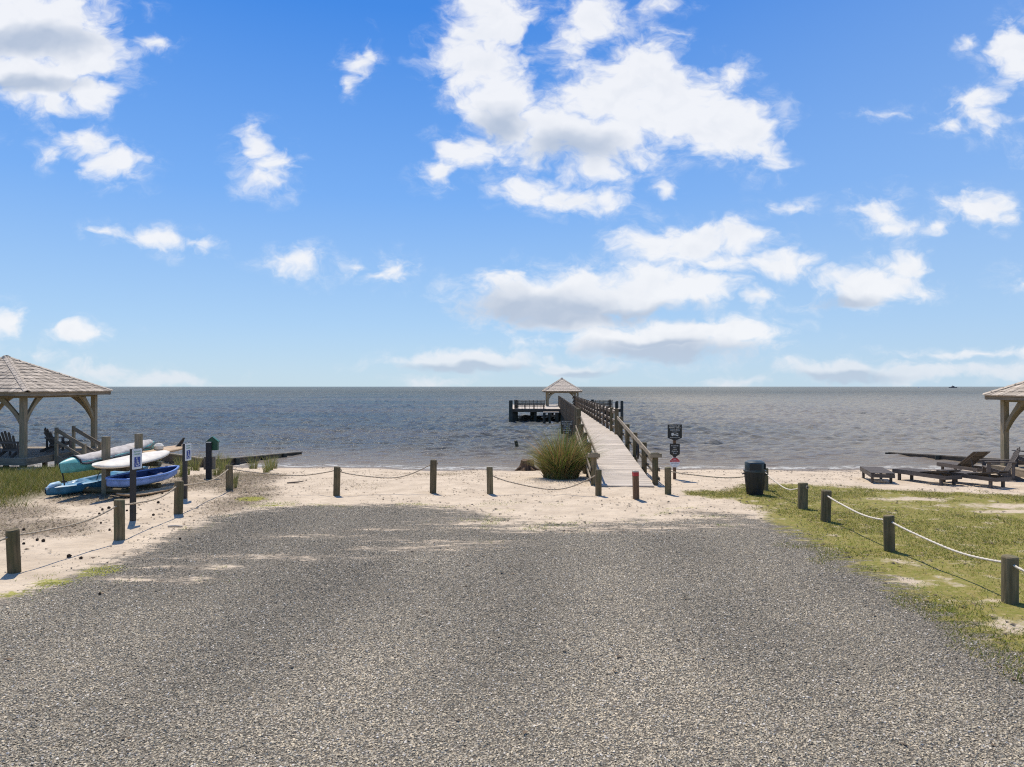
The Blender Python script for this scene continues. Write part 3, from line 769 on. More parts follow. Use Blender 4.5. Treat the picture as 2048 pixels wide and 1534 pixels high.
# ================================================================== pier
DIRX = .0465
def pc(y, off=0.0): return 3.555+DIRX*(y-22.5)+off
def pz(y):
    if y < 33: return .045+(.85-.045)*max(0, (y-21.9))/(33-21.9)
    return .85
def pier():
    r = empty('pier', (0, 0, 0))
    pl = MB().box((0, 0, 0), (1.70, .138, .038)).mesh('plank', M['deck'])
    y = 21.95; i = 0; rest = MB()
    while y < 84.5:
        z = pz(y)-.019; x = pc(y)+random.uniform(-.012, .012)
        if i < 300:
            o = obj('plank', pl, r); o.location = (x, y, z+random.uniform(-.002, .002)); o.rotation_euler = (.073 if y < 33 else 0, random.uniform(-.002, .002), -DIRX)
        else:
            rest.box((x, y, z), (1.70, .138, .038))
        y += .1445; i += 1
    tag(rest.build('plank', M['deck'], r), kind='stuff')
    for s in (-1, 1):
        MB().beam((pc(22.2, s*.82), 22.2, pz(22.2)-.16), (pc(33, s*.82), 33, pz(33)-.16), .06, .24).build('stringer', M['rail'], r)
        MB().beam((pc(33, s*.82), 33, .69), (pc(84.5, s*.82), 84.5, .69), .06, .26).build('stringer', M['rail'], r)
    # ramp posts and rails
    ry = [22.4, 24.9, 27.4, 29.95, 32.6]
    for s in (-1, 1):
        for i, y in enumerate(ry):
            g = min(gzf(pc(y, s*.97), y)-.3, -.3)
            h = .88 if i else .93
            MB().tube([(pc(y, s*.97), y, g), (pc(y, s*.97), y, pz(y)+h-.02), (pc(y, s*.97), y, pz(y)+h)], [.095, .092, .08], 14).build('post', M['post'], r)
        x0, x1 = pc(22.4, s*.85), pc(33.2, s*.85)
        for (h, w, t) in ((.80, .14, .04), (.40, .10, .038), (.10, .10, .038)):
            q = 0 if h > .7 else s*.235
            MB().beam((x0+q, 22.3, pz(22.4)+h), (x1+q, 33.0, pz(33)+h), t, w).build('handrail' if h > .7 else 'rail', M['grey'], r)
        # frame of boards round the head of the first post
        cx, cz = pc(22.4, s*.97), pz(22.4)+.85
        for (ax, ay, lx, ly) in ((0, -.13, .36, .04), (0, .13, .36, .04), (-.16, 0, .04, .22), (.16, 0, .04, .22)):
            MB().box((cx+ax, 22.4+ay, cz), (lx, ly, .12)).build('rail_return', M['frame'], r)
    # level railing
    for s in (-1, 1):
        y = 33.4; ys_ = []
        yend = 84.0 if s > 0 else 83.0
        while y < yend: ys_.append(y); y += 2.44
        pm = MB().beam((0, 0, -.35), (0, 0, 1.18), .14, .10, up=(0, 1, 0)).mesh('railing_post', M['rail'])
        for k, y in enumerate(ys_):
            o = obj('railing_post', pm, r); o.location = (pc(y, s*(.86 if s > 0 else .91)), y, .85)
            if k < 2: o.data = MB().tube([(0, 0, -.8), (0, 0, 1.19-.25*k*0), (0, 0, 1.2)], [.1, .1, .09], 12).mesh('railing_post', M['post'])
        for y0, y1 in zip(ys_, ys_[1:]):
            for (h, w) in ((1.0, .15), (.58, .12), (.26, .12)):
                q = .90 if s > 0 else -.84
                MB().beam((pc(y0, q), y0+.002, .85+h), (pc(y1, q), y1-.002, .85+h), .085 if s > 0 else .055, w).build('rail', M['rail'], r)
        if s < 0:
            for y0, y1 in zip(ys_, ys_[1:]):
                ym = (y0+y1)/2; o = obj('railing_post', pm, r); o.location = (pc(ym, -.91), ym, .85)
        # piles under the deck
        y = 34.6
        while y < 84:
            x = pc(y, s*.80); g = -2.0
            MB().tube([(x, y, g), (x, y, .58)], [.13, .12], 12).build('pile', M['pile'], r); y += 3.66
    # end panel of the right railing, turning in
    e0 = Vector((pc(83.4, .84), 83.4, 0)); e1 = Vector((pc(83.4, .45), 80.2, 0))
    for h in (1.02, .56, .24):
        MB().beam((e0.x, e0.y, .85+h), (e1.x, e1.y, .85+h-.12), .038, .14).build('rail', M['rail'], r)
    # T shaped head
    yl, yr = 71.3, 71.3
    for (x0, x1) in ((-.15, pc(78, -.9)), (pc(78, .9), 10.9)):
        w = x1-x0; pm = MB().box((0, 0, 0), (w, .138, .038)).mesh('plank', M['deck'])
        m = MB(); y = 71.4
        while y < 88: m.box(((x0+x1)/2, y, .83), (w, .138, .038)); y += .1445
        tag(m.build('plank', M['deck'], r), kind='stuff')
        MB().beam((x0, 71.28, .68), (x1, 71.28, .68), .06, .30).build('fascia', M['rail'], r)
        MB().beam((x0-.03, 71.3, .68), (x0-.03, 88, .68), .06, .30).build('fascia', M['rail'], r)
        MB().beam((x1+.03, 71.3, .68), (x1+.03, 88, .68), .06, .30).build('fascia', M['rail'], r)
        k = x0+.35
        while k < x1:
            for y in (71.6, 79, 86):
                MB().tube([(k, y, -2), (k, y, .6)], .15, 12).build('pile', M['pile'], r)
            k += 2.15
    o = MB(); o.box((pc(84.5)-.2, 86.3, .83), (3.2, 3.4, .04)); o.build('landing', M['deck'], r)
    # low boarding step beside the pier
    MB().box((3.75, 68.2, .62), (1.5, 1.1, .07)).build('boarding_step', M['deck'], r)
    for (x, y) in ((3.1, 67.75), (3.6, 67.75), (4.35, 67.75), (3.1, 68.6)):
        MB().tube([(x, y, -2), (x, y, .585)], .12, 10).build('pile', M['pile'], r)
    MB().box((3.75, 67.75, .3), (1.4, .06, .2)).build('brace', M['rail'], r)
    tag(r, 'long wooden pier with sloping ramp, post railings and T shaped head', 'pier')
pier()

def pier_bench(x0, x1, y, label):
    r = empty('bench', ((x0+x1)/2, y, .85)); w = x1-x0
    n = max(3, int(w/.36))
    for i in range(n+1):
        x = -w/2+w*i/n
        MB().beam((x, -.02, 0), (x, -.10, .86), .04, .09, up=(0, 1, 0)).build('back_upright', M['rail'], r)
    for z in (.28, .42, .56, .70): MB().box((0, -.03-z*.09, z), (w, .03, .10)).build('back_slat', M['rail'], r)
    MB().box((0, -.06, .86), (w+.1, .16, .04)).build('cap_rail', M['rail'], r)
    for i in range(4): MB().box((0, .10+i*.12, .42), (w, .105, .036)).build('seat_slat', M['deck'], r)
    for i in range(4): MB().beam((-w/2+.1+(w-.2)*i/3, .46, 0), (-w/2+.1+(w-.2)*i/3, .46, .40), .09, .09, up=(0, 1, 0)).build('leg', M['rail'], r)
    tag(r, label, 'bench', 'benches on the pier head')
pier_bench(.25, 3.3, 71.55, 'slatted bench on the left wing of the pier head')
pier_bench(8.0, 10.1, 71.55, 'slatted bench on the right wing of the pier head')

def mooring(x, y, top, label, r=.17):
    o = MB().tube([(0, 0, -2), (0, 0, top-.06), (0, 0, top)], [r, r*.95, r*.8], 14).build('mooring_pile', M['pile'], smooth=False)
    o.location = (x, y, 0); tag(o, label, 'piling', 'mooring piles round the pier head')
mooring(-.12, 70.9, 1.72, 'dark mooring pile at the left corner of the pier head', .2)
mooring(.42, 72.6, 1.72, 'dark pile just behind the left corner pile of the pier', .2)
mooring(10.72, 69.2, 1.70, 'tallest dark mooring pile right of the pier head, nearest of four', .15)
mooring(10.95, 74.0, 1.58, 'third dark mooring pile from the right bench of the pier', .15)
mooring(10.45, 71.0, 1.56, 'second dark mooring pile from the right bench of the pier', .14)
mooring(10.3, 74.6, 1.72, 'dark mooring pile next to the right bench of the pier', .14)
mooring(8.05, 71.0, 1.80, 'dark mooring pile at the left end of the right pier bench', .15)

# stub pole and stump in the shallows
o = MB().tube([(0, 0, -.9), (0, 0, .02), (-.10, 0, .44), (-.11, 0, .47)], [.10, .10, .095, .07], 12).build('broken_pole', M['pile']); o.location = (.32, 41.0, WATER_Z)
tag(o, 'short dark broken pole leaning out of the water left of the pier', 'pole')
def stump():
    m = MB(); n = 18; rings = []
    for (z, rr) in ((-.1, .46), (.0, .40), (.08, .34), (.2, .29), (.36, .27), (.44, .26)):
        rings.append([( (rr*(1+.16*math.sin(3*a+z*4)+.10*math.sin(7*a))*math.cos(a)), rr*(1+.16*math.sin(3*a+z*4)+.1*math.sin(7*a))*math.sin(a), z+.03*math.sin(4*a)*(z > .3)) for a in [2*math.pi*k/n for k in range(n)]])
    b = 0
    for q in rings: m.v += q
    for i in range(len(rings)-1):
        for k in range(n):
            k2 = (k+1) % n; m.f.append((i*n+k, i*n+k2, (i+1)*n+k2, (i+1)*n+k)); m.uv.append([(i*.1, k*.08), (i*.1, k*.08+.08), (i*.1+.1, k*.08+.08), (i*.1+.1, k*.08)])
    e = (len(rings)-1)*n; m.f.append(tuple(e+k for k in range(n))); m.uv.append([(.1*math.cos(k), .1*math.sin(k)) for k in range(n)])
    o = m.build('tree_stump', M['stump']); o.location = (.62, 30.2, gzf(.62, 30.2))
    for a in (3.6, 4.4, 5.3, 6.0):
        MB().tube([(.25*math.cos(a), .25*math.sin(a), .15), (.45*math.cos(a), .45*math.sin(a), .05), (.7*math.cos(a+.2), .7*math.sin(a+.2), -.06)], [.07, .06, .03], 8).build('root', M['stump'], o)
    tag(o, 'brown tree stump at the water edge beside the grass clump', 'stump')
stump()

# ================================================================== groins
def groin(pts, top, label, name='beach_groin'):
    r = empty(name, (pts[0][0], pts[0][1], 0)); ox, oy = pts[0]
    for (a, b_) in zip(pts, pts[1:]):
        d = Vector((b_[0]-a[0], b_[1]-a[1])); ln = d.length; d.normalize(); n = max(1, round(ln/2.0)); nx = Vector((-d.y, d.x))
        ang = math.atan2(d.y, d.x)
        tt = top if isinstance(top, tuple) else (top, top); m_ = len(pts)-1; j_ = pts.index(a)
        t0 = tt[0]+(tt[1]-tt[0])*j_/m_; t1 = tt[0]+(tt[1]-tt[0])*(j_+1)/m_
        for i in range(n):
            q0 = Vector(a)+d*(ln*i/n); q1 = Vector(a)+d*(ln*(i+1)/n); z0 = t0+(t1-t0)*i/n; z1 = t0+(t1-t0)*(i+1)/n
            MB().beam((q0.x-ox, q0.y-oy, z0), (q1.x-ox, q1.y-oy, z1), .14, .05).build('cap_board', M['grey'], r)
            for k in range(2): MB().beam((q0.x-ox, q0.y-oy, z0-.13-.2*k), (q1.x-ox, q1.y-oy, z1-.13-.2*k), .06, .19).build('sheet_board', M['rail'], r)
            for s in (-1,):
                p = q0+nx*(.14*s)
                MB().tube([(p.x-ox, p.y-oy, -1.6), (p.x-ox, p.y-oy, z0+.0)], .11, 10).build('pile', M['pile'], r)
    tag(r, label, 'groin')
groin([(-13.4, 31.0), (-12.2, 34.6), (-11.25, 37.9)], (-.14, -.39), 'low dark timber groin running out left of the rope posts')
groin([(-13.5, 31.0), (-17.5, 34.6)], -.05, 'low timber bulkhead in the beach grass behind the kayak rack', 'bulkhead')
groin([(20.2, 38.0), (21.2, 35.2), (22.4, 32.0), (24.5, 28.5)], (-.43, -.08), 'low timber groin running out by the right gazebo')

# ================================================================== rope posts
POSTS = {
 'L1': (-8.22, 11.73, .71, .10), 'L2': (-7.92, 14.33, .81, .098), 'L3': (-8.04, 17.1, .785, .105), 'L4': (-8.36, 21.0, .72, .10),
 'C1': (-5.02, 20.3, .825, .095), 'C2': (-2.29, 20.6, .965, .097), 'C3': (-.63, 20.5, .775, .09), 'C4': (2.46, 20.2, .74, .088), 'C6': (4.46, 20.3, .77, .09),
 'R0': (7.55, 21.2, .66, .10), 'R1': (7.33, 17.9, .65, .12), 'R2': (7.2, 16.3, .71, .108), 'R3': (7.12, 13.4, .67, .10), 'R4': (7.15, 10.2, .66, .108), 'R5': (7.2, 7.2, .66, .105), 'L0': (-8.9, 9.2, .7, .1)}
PL = {
 'L1': 'round rope post at the left edge of the frame beside the gravel', 'L2': 'round rope post in front of the nearer wheelchair sign', 'L3': 'round rope post in front of the farther wheelchair sign',
 'L4': 'mossy corner rope post among dead leaves right of the green dispenser', 'C1': 'leftmost rope post of the straight row on the beach sand', 'C2': 'tallest rope post in the middle of the beach row',
 'C3': 'short rope post on the sand left of the grass clump', 'C4': 'rope post at the left foot of the pier ramp', 'C6': 'rope post at the right foot of the pier ramp',
 'R0': 'rope post half hidden behind the black litter bin', 'R1': 'rope post with a white rope knot on the lawn near the bin', 'R2': 'rope post on the lawn where the long white rope begins',
 'R3': 'middle rope post of the white rope along the gravel edge', 'R4': 'large rope post nearest the camera at the right edge', 'R5': 'rope post', 'L0': 'rope post'}
def post_mesh(name, h, r, mat, seed):
    rr = random.Random(seed); m = MB(); n = 22
    zs = [-.35, .0, h*.25, h*.5, h*.75, h-.02, h]
    ph = [rr.random()*6 for _ in range(4)]
    for zi, z in enumerate(zs):
        k = 1.0 if zi < len(zs)-1 else .90
        for a in range(n):
            t = 2*math.pi*a/n
            q = r*k*(1+.025*math.sin(2*t+ph[0])+.018*math.sin(5*t+ph[1]+z*2)+.012*math.sin(9*t+ph[2]))
            m.v.append((q*math.cos(t), q*math.sin(t), z+(.006*math.sin(t+ph[3]) if zi > 4 else 0)))
    for i in range(len(zs)-1):
        for a in range(n):
            b_ = (a+1) % n; m.f.append((i*n+a, i*n+b_, (i+1)*n+b_, (i+1)*n+a))
            m.uv.append([(zs[i], a*r*.285), (zs[i], (a+1)*r*.285), (zs[i+1], (a+1)*r*.285), (zs[i+1], a*r*.285)])
    e = (len(zs)-1)*n; m.f.append(tuple(e+a for a in range(n))); m.uv.append([(.02*math.cos(a*.2856), r*math.sin(a*.2856)) for a in range(n)])
    return m.mesh(name, mat)
for i, (k, (x, y, h, r)) in enumerate(POSTS.items()):
    if k in ('R5', 'L0'): continue
    o = obj('rope_post', post_mesh('rope_post', h, r, M['post'], i)); o.location = (x, y, gzf(x, y))
    o.rotation_euler = (random.uniform(-.03, .03), random.uniform(-.035, .035)-(0.04 if k == 'L1' else 0), random.random()*6)
    tag(o, PL[k], 'post', 'rope posts')
    if k in ('R1', 'C2', 'C1'):
        kn = MB(); s = {'R1': (.06, -.105), 'C2': (.10, 0), 'C1': (.10, 0)}[k]
        path = [(s[0]*.9+.035*math.cos(t*.9), s[1]-.03*abs(math.sin(t*.45)), h-.10+.035*math.sin(t*.9)) for t in range(9)]
        kn.tube(path, .016, 8, lobes=3, pitch=.06); ko = kn.build('rope_knot', M['rope'], o); ko.rotation_euler = (0, 0, -o.rotation_euler.z)
# square brown post with the red band
r = empty('marker_post', (3.41, 19.5, gzf(3.41, 19.5))); r.rotation_euler = (0, -.025, .1)
MB().beam((0, 0, -.3), (0, 0, .70), .145, .145, up=(0, 1, 0)).build('shaft', M['brown'], r)
MB().beam((0, 0, .64), (0, 0, .745), .151, .151, up=(0, 1, 0)).build('red_band', M['red'], r)
MB().beam((0, 0, .745), (0, 0, .785), .146, .146, up=(0, 1, 0)).build('post_top', M['drift'], r)
tag(r, 'square brown post with a red band before the pier ramp', 'post')

def rope(a, b, sag, label, rad=.019, za=-.10, zb=-.10, ra=0.0, rb=0.0):
    xa, ya, ha, wa = POSTS[a]; xb, yb, hb, wb = POSTS[b]
    A = Vector((xa, ya, gzf(xa, ya)+ha+za)); B = Vector((xb, yb, gzf(xb, yb)+hb+zb)); ln = (B-A).length; n = int(ln/.028)
    P = []
    for i in range(n+1):
        t = i/n; p = A.lerp(B, t); p.z -= sag*4*t*(1-t)*(1-.15*math.sin(2*math.pi*t)); P.append(p)
    o = MB().tube(P, rad, 9, lobes=3, pitch=.10).build('rope', M['ropew' if label.find('white') >= 0 else 'rope'], smooth=True)
    tag(o, label, 'rope', 'rope spans between the posts')
rope('L0', 'L1', .10, 'short rope end leaving the frame at the leftmost post')
rope('L1', 'L2', .12, 'rope span nearest the camera on the left, over the sand')
rope('L2', 'L3', .14, 'rope span passing in front of the nearer wheelchair sign post')
rope('L3', 'L4', .16, 'rope span passing in front of the green dispenser post')
rope('L4', 'C1', .17, 'rope span from the mossy corner post to the beach row', .017)
rope('C1', 'C2', .32, 'drooping rope span between the left and tallest beach posts', .017)
rope('C3', 'C4', .42, 'deeply sagging rope in front of the big grass clump', .019, -.22, -.12)
rope('C6', 'R0', .16, 'rope span from the pier ramp to the litter bin', .017, -.1, -.14)
rope('R0', 'R1', .22, 'short white rope from the bin to the knotted post', .018)
rope('R2', 'R3', .10, 'white rope span between the two middle lawn posts', .02)
rope('R3', 'R4', .11, 'long white rope span nearest the camera on the right', .02)
rope('R4', 'R5', .12, 'white rope end leaving the frame at the right edge', .02)

# ================================================================== signs
def text_mesh(s, size, mat, name='lettering'):
    cu = bpy.data.curves.new('txt', 'FONT'); cu.body = s; cu.size = size; cu.align_x = 'CENTER'; cu.align_y = 'CENTER'; cu.extrude = .0008; cu.resolution_u = 2
    t = bpy.data.objects.new('txt', cu); C.objects.link(t)
    dg = bpy.context.evaluated_depsgraph_get(); me = bpy.data.meshes.new_from_object(t.evaluated_get(dg))
    bpy.data.objects.remove(t); bpy.data.curves.remove(cu)
    me.name = name; me.materials.clear(); me.materials.append(mat); return me
def put_text(s, size, mat, parent, x, z, y):
    o = obj('lettering', text_mesh(s, size, mat), parent); o.rotation_euler = (math.pi/2, 0, 0); o.location = (x, y, z); return o

def wheelchair_sign(x, y, h, rz, label):
    g = gzf(x, y); r = empty('parking_sign', (x, y, g), rz)
    MB().beam((0, 0, -.4), (0, 0, h), .095, .095, up=(0, 1, 0)).build('post', M['black'], r)
    pz0 = h-.46
    pan = MB().prism([(-.135, 0), (.135, 0), (.15, .015), (.15, .44), (.135, .455), (-.135, .455), (-.15, .44), (-.15, .015)], -.062, -.05).build('panel', M['white'], r); pan.location = (.06, 0, pz0)
    put_text('RESERVED', .048, M['signgreen'], pan, 0, .395, -.0645); put_text('PARKING', .052, M['signgreen'], pan, 0, .335, -.0645)
    MB().prism([(-.095, .05), (.095, .05), (.095, .275), (-.095, .275)], -.0655, -.0625).build('blue_square', M['signblue'], pan)
    s = MB(); yy = -.0675
    def stroke(a, b_, w): s.beam((a[0], yy, a[1]), (b_[0], yy, b_[1]), .002, w, up=(-(b_[1]-a[1]), 0, b_[0]-a[0]))
    n = 20
    for i in range(n):                     # wheel
        a0 = -2.5+4.6*i/n; a1 = -2.5+4.6*(i+1)/n; cx, cz, q = -.005, .118, .048
        stroke((cx+q*math.sin(a0+.6), cz-q*math.cos(a0+.6)), (cx+q*math.sin(a1+.6), cz-q*math.cos(a1+.6)), .014)
    stroke((-.018, .225), (-.012, .135), .018); stroke((-.012, .135), (.035, .135), .016); stroke((.032, .138), (.052, .085), .016); stroke((.05, .087), (.07, .094), .014); stroke((-.016, .185), (.028, .185), .013)
    hd = [(-.02+.017*math.cos(t*.5236), .248+.017*math.sin(t*.5236)) for t in range(12)]
    s.prism(hd, yy-.001, yy+.001)
    s.build('wheelchair_symbol', M['white'], pan)
    tag(r, label, 'sign', 'wheelchair parking signs')
wheelchair_sign(-8.57, 16.05, 1.62, R(79), 'nearer white wheelchair parking sign on a tall black post')
wheelchair_sign(-8.80, 19.1, 1.47, R(86), 'farther white wheelchair parking sign on a black post, beside the canoe end')

def notice():
    x, y = 5.45, 23.8; g = gzf(x, y); r = empty('notice_sign', (x, y, g), R(-4))
    MB().beam((0, 0, -.4), (0, 0, 1.78), .09, .09, up=(0, 1, 0)).build('post', M['brown'], r)
    def shield(name, w, h, tip, zb, mat):
        return MB().prism([(0, 0), (w/2, tip), (w/2, h), (-w/2, h), (-w/2, tip)], -.072, -.05).build(name, mat, r), zb
    p, z = shield('large_panel', .47, .55, .10, 1.29, M['signblack']); p.location = (0, 0, z)
    for (s, sz, zz_) in (('PARKING BY', .062, .497), ('PERMIT ONLY', .062, .44), ('Violators will be', .046, .388), ('towed at owners', .046, .345), ('expense', .046, .302), ('Soundside Bay Park', .042, .115)):
        put_text(s, sz, M['signtext'], p, 0, zz_, -.0735)
    t = MB(); yy = -.0745
    t.prism([(-.12, .185), (.12, .185), (.12, .205), (-.12, .205)], yy, yy+.002); t.prism([(-.11, .205), (-.02, .205), (-.02, .235), (-.05, .265), (-.11, .265)], yy, yy+.002)
    t.prism([(-.01, .207), (.115, .24), (.11, .258), (-.015, .228)], yy, yy+.002)
    for cx in (-.08, .075): t.prism([(cx+.02*math.cos(i*.6283), .178+.02*math.sin(i*.6283)) for i in range(10)], yy-.002, yy-.0005)
    t.build('tow_truck_symbol', M['signtext'], p)
    p, z = shield('small_panel', .33, .46, .11, .74, M['signblack']); p.location = (0, 0, z)
    for (s, sz, zz_) in (('Soundside', .058, .39), ('Park', .058, .325), ('Open', .058, .262), ('Dawn to', .058, .20), ('Dusk', .058, .138)): put_text(s, sz, M['signtext'], p, 0, zz_, -.0735)
    oc = [(.175*math.cos(math.pi/8+i*math.pi/4), .175*math.sin(math.pi/8+i*math.pi/4)) for i in range(8)]
    p = MB().prism(oc, -.07, -.05).build('octagon_panel', M['white'], r); p.location = (0, 0, .57)
    MB().prism([(-.155, .01), (.155, .01), (.155, .066), (.066, .155), (-.066, .155), (-.155, .066)], -.0735, -.0705).build('red_field', M['signred'], p)
    put_text('NO', .06, M['white'], p, 0, .105, -.0755); put_text('TRESPASSING', .042, M['white'], p, 0, .045, -.0755); put_text('PRIVATE PROPERTY', .028, M['signblack'], p, 0, -.03, -.0715)
    tag(r, 'post with two black pointed notice panels and a red octagon right of the pier', 'sign')
notice()
def pier_notice():
    x, y = 2.02, 26.2; g = gzf(x, y); r = empty('notice_sign', (x, y, g), R(3))
    MB().beam((0, 0, -.4), (0, 0, 2.02), .09, .09, up=(0, 1, 0)).build('post', M['brown'], r)
    p = MB().prism([(-.225, 0), (.225, 0), (.225, .50), (-.225, .50)], -.072, -.05).build('panel', M['signblack'], r); p.location = (0, 0, 1.54)
    for i, s in enumerate(('PROPERTY OF', 'THE OWNERS', 'PRIVATE', 'PIER FOR', 'RESIDENTS', 'ONLY')): put_text(s, .062, M['signtext'], p, 0, .445-.078*i, -.0735)
    tag(r, 'black square notice sign standing in the top of the grass clump', 'sign')
pier_notice()

def dispenser():
    x, y = -9.95, 23.3; g = gzf(x, y); r = empty('waste_bag_station', (x, y, g), R(12))
    MB().beam((0, 0, -.4), (0, 0, 1.18), .17, .15, up=(0, 1, 0)).build('post', M['black'], r)
    MB().beam((0, 0, 1.18), (0, 0, 1.205), .16, .14, up=(0, 1, 0)).build('post_cap', M['metal'], r)
    b = MB().prism([(-.17, 0), (.17, 0), (.17, .28), (0, .42), (-.17, .28)], .085, .30).build('dispenser_box', M['green'], r); b.location = (.08, 0, .92)
    MB().prism([(-.20, .26), (0, .43), (.20, .26), (.20, .285), (0, .455), (-.20, .285)], .07, .32).build('roof_lid', M['green'], b)
    MB().box((0, .105, .50), (.36, .05, .42)).build('back_board', M['grey'], r)
    tag(r, 'black post with a green gabled bag dispenser left of the corner post', 'dispenser')
dispenser()

# ================================================================== litter bin
def lathe(prof, n, mat, name, parent=None, sq=0.0, smooth=True):
    m = MB()
    for (rr, z) in prof:
        for a in range(n):
            t = 2*math.pi*a/n; c, s = math.cos(t), math.sin(t); k = 1.0
            if sq: k = 1/((abs(c)**(2+sq)+abs(s)**(2+sq))**(1/(2+sq)))
            m.v.append((rr*k*c, rr*k*s, z))
    for i in range(len(prof)-1):
        for a in range(n):
            b_ = (a+1) % n; m.f.append((i*n+a, i*n+b_, (i+1)*n+b_, (i+1)*n+a)); m.uv.append([(0, 0)]*4)
    m.f.append(tuple(reversed(range(n)))); m.uv.append([(0, 0)]*n); e = (len(prof)-1)*n; m.f.append(tuple(e+a for a in range(n))); m.uv.append([(0, 0)]*n)
    o = m.build(name, mat, parent, smooth)
    if smooth:
        md = o.modifiers.new('ew', 'EDGE_SPLIT'); md.split_angle = R(35)
    return o
def bin_():
    x, y = 6.96, 20.35; r = empty('litter_bin', (x, y, gzf(x, y)), R(-14))
    lathe([(.215, 0), (.225, .02), (.285, .60), (.29, .66)], 28, M['bin'], 'barrel', r)
    for k in range(14):
        a = 2*math.pi*k/14; c, s = math.cos(a), math.sin(a)
        MB().beam((.226*c, .226*s, .06), (.286*c, .286*s, .62), .016, .016).build('rib', M['bin'], r)
    lathe([(.29, .655), (.315, .66), (.315, .70), (.29, .705)], 28, M['binlid'], 'rim', r)
    lid = lathe([(.275, .70), (.275, .90), (.262, .935), (.19, .975), (.04, .985)], 32, M['binlid'], 'lid', r, sq=.5)
    for rz in (0, 1):
        MB().prism([(-.16, .735), (.16, .735), (.16, .90), (-.16, .90)], -.288, -.272).build('swing_flap', M['bin'], lid).rotation_euler = (0, 0, rz*math.pi/2)
    for s in (-1, 1):
        MB().tube([(s*.29, -.07, .60), (s*.34, -.05, .58), (s*.34, .05, .58), (s*.29, .07, .60)], .014, 8).build('handle', M['bin'], r)
    tag(r, 'black plastic litter bin with a domed lid on the sand', 'bin')
bin_()

# ================================================================== kayaks and rack
def hull(L, Wd, D, nl=28, nc=16, rocker=.12, sharp=1.6, deck=True, cock=None, flat=.5, bow=1.0):
    """closed hull along +Y, keel z=0, gunwale z about D; returns MB of hull and MB of deck"""
    h = MB(); rows = []
    for i in range(nl+1):
        t = -1+2*i/nl; w = Wd/2*(1-abs(t)**sharp)**.75 if abs(t) < 1 else 0.0
        w = max(w, .012); zk = rocker*abs(t)**3; zg = D*(1+.22*abs(t)**3*bow)
        row = []
        for j in range(nc+1):
            a = math.pi*j/nc; c = -math.cos(a); s = math.sin(a)
            row.append((w*math.copysign(abs(c)**.75, c), t*L/2*(1-.02*s), zg-(zg-zk)*s**flat))
        rows.append(row)
    for row in rows: h.v += row
    for i in range(nl):
        for j in range(nc):
            a = i*(nc+1)+j; h.f.append((a, a+1, a+nc+2, a+nc+1)); h.uv.append([(0, 0)]*4)
    return h, rows
def kayak_deck(rows, crown, well=None, depth=.12):
    d = MB(); nl = len(rows)-1; nd = 12
    for i, row in enumerate(rows):
        a = Vector(row[0]); b = Vector(row[-1]); t = -1+2*i/nl; w = abs(b.x-a.x)
        for j in range(nd+1):
            u = j/nd; p = a.lerp(b, u); e = 1-abs(2*u-1)
            zc = crown*(1-(2*u-1)**2)*min(1, w/.4)
            if well:
                for (t0, t1, wf, dep) in well:
                    if t0 <= t <= t1:
                        f = min(1, (t-t0)/.05, (t1-t)/.05); q = max(0, min(1, (wf-abs(2*u-1))/.15)); zc -= dep*f*q
            d.v.append((p.x, p.y, p.z+zc))
    for i in range(nl):
        for j in range(nd):
            a = i*(nd+1)+j; d.f.append((a, a+nd+1, a+nd+2, a+1)); d.uv.append([(0, 0)]*4)
    return d
def place(o, A, B, roll=0.0):
    """put a thing that runs along +Y so that its ends sit at A (near) and B (far)"""
    A = Vector(A); B = Vector(B); d = (B-A).normalized()
    q = d.to_track_quat('Y', 'Z'); o.rotation_mode = 'QUATERNION'; o.rotation_quaternion = q @ Matrix.Rotation(roll, 3, 'Y').to_quaternion()
    o.location = (A+B)/2

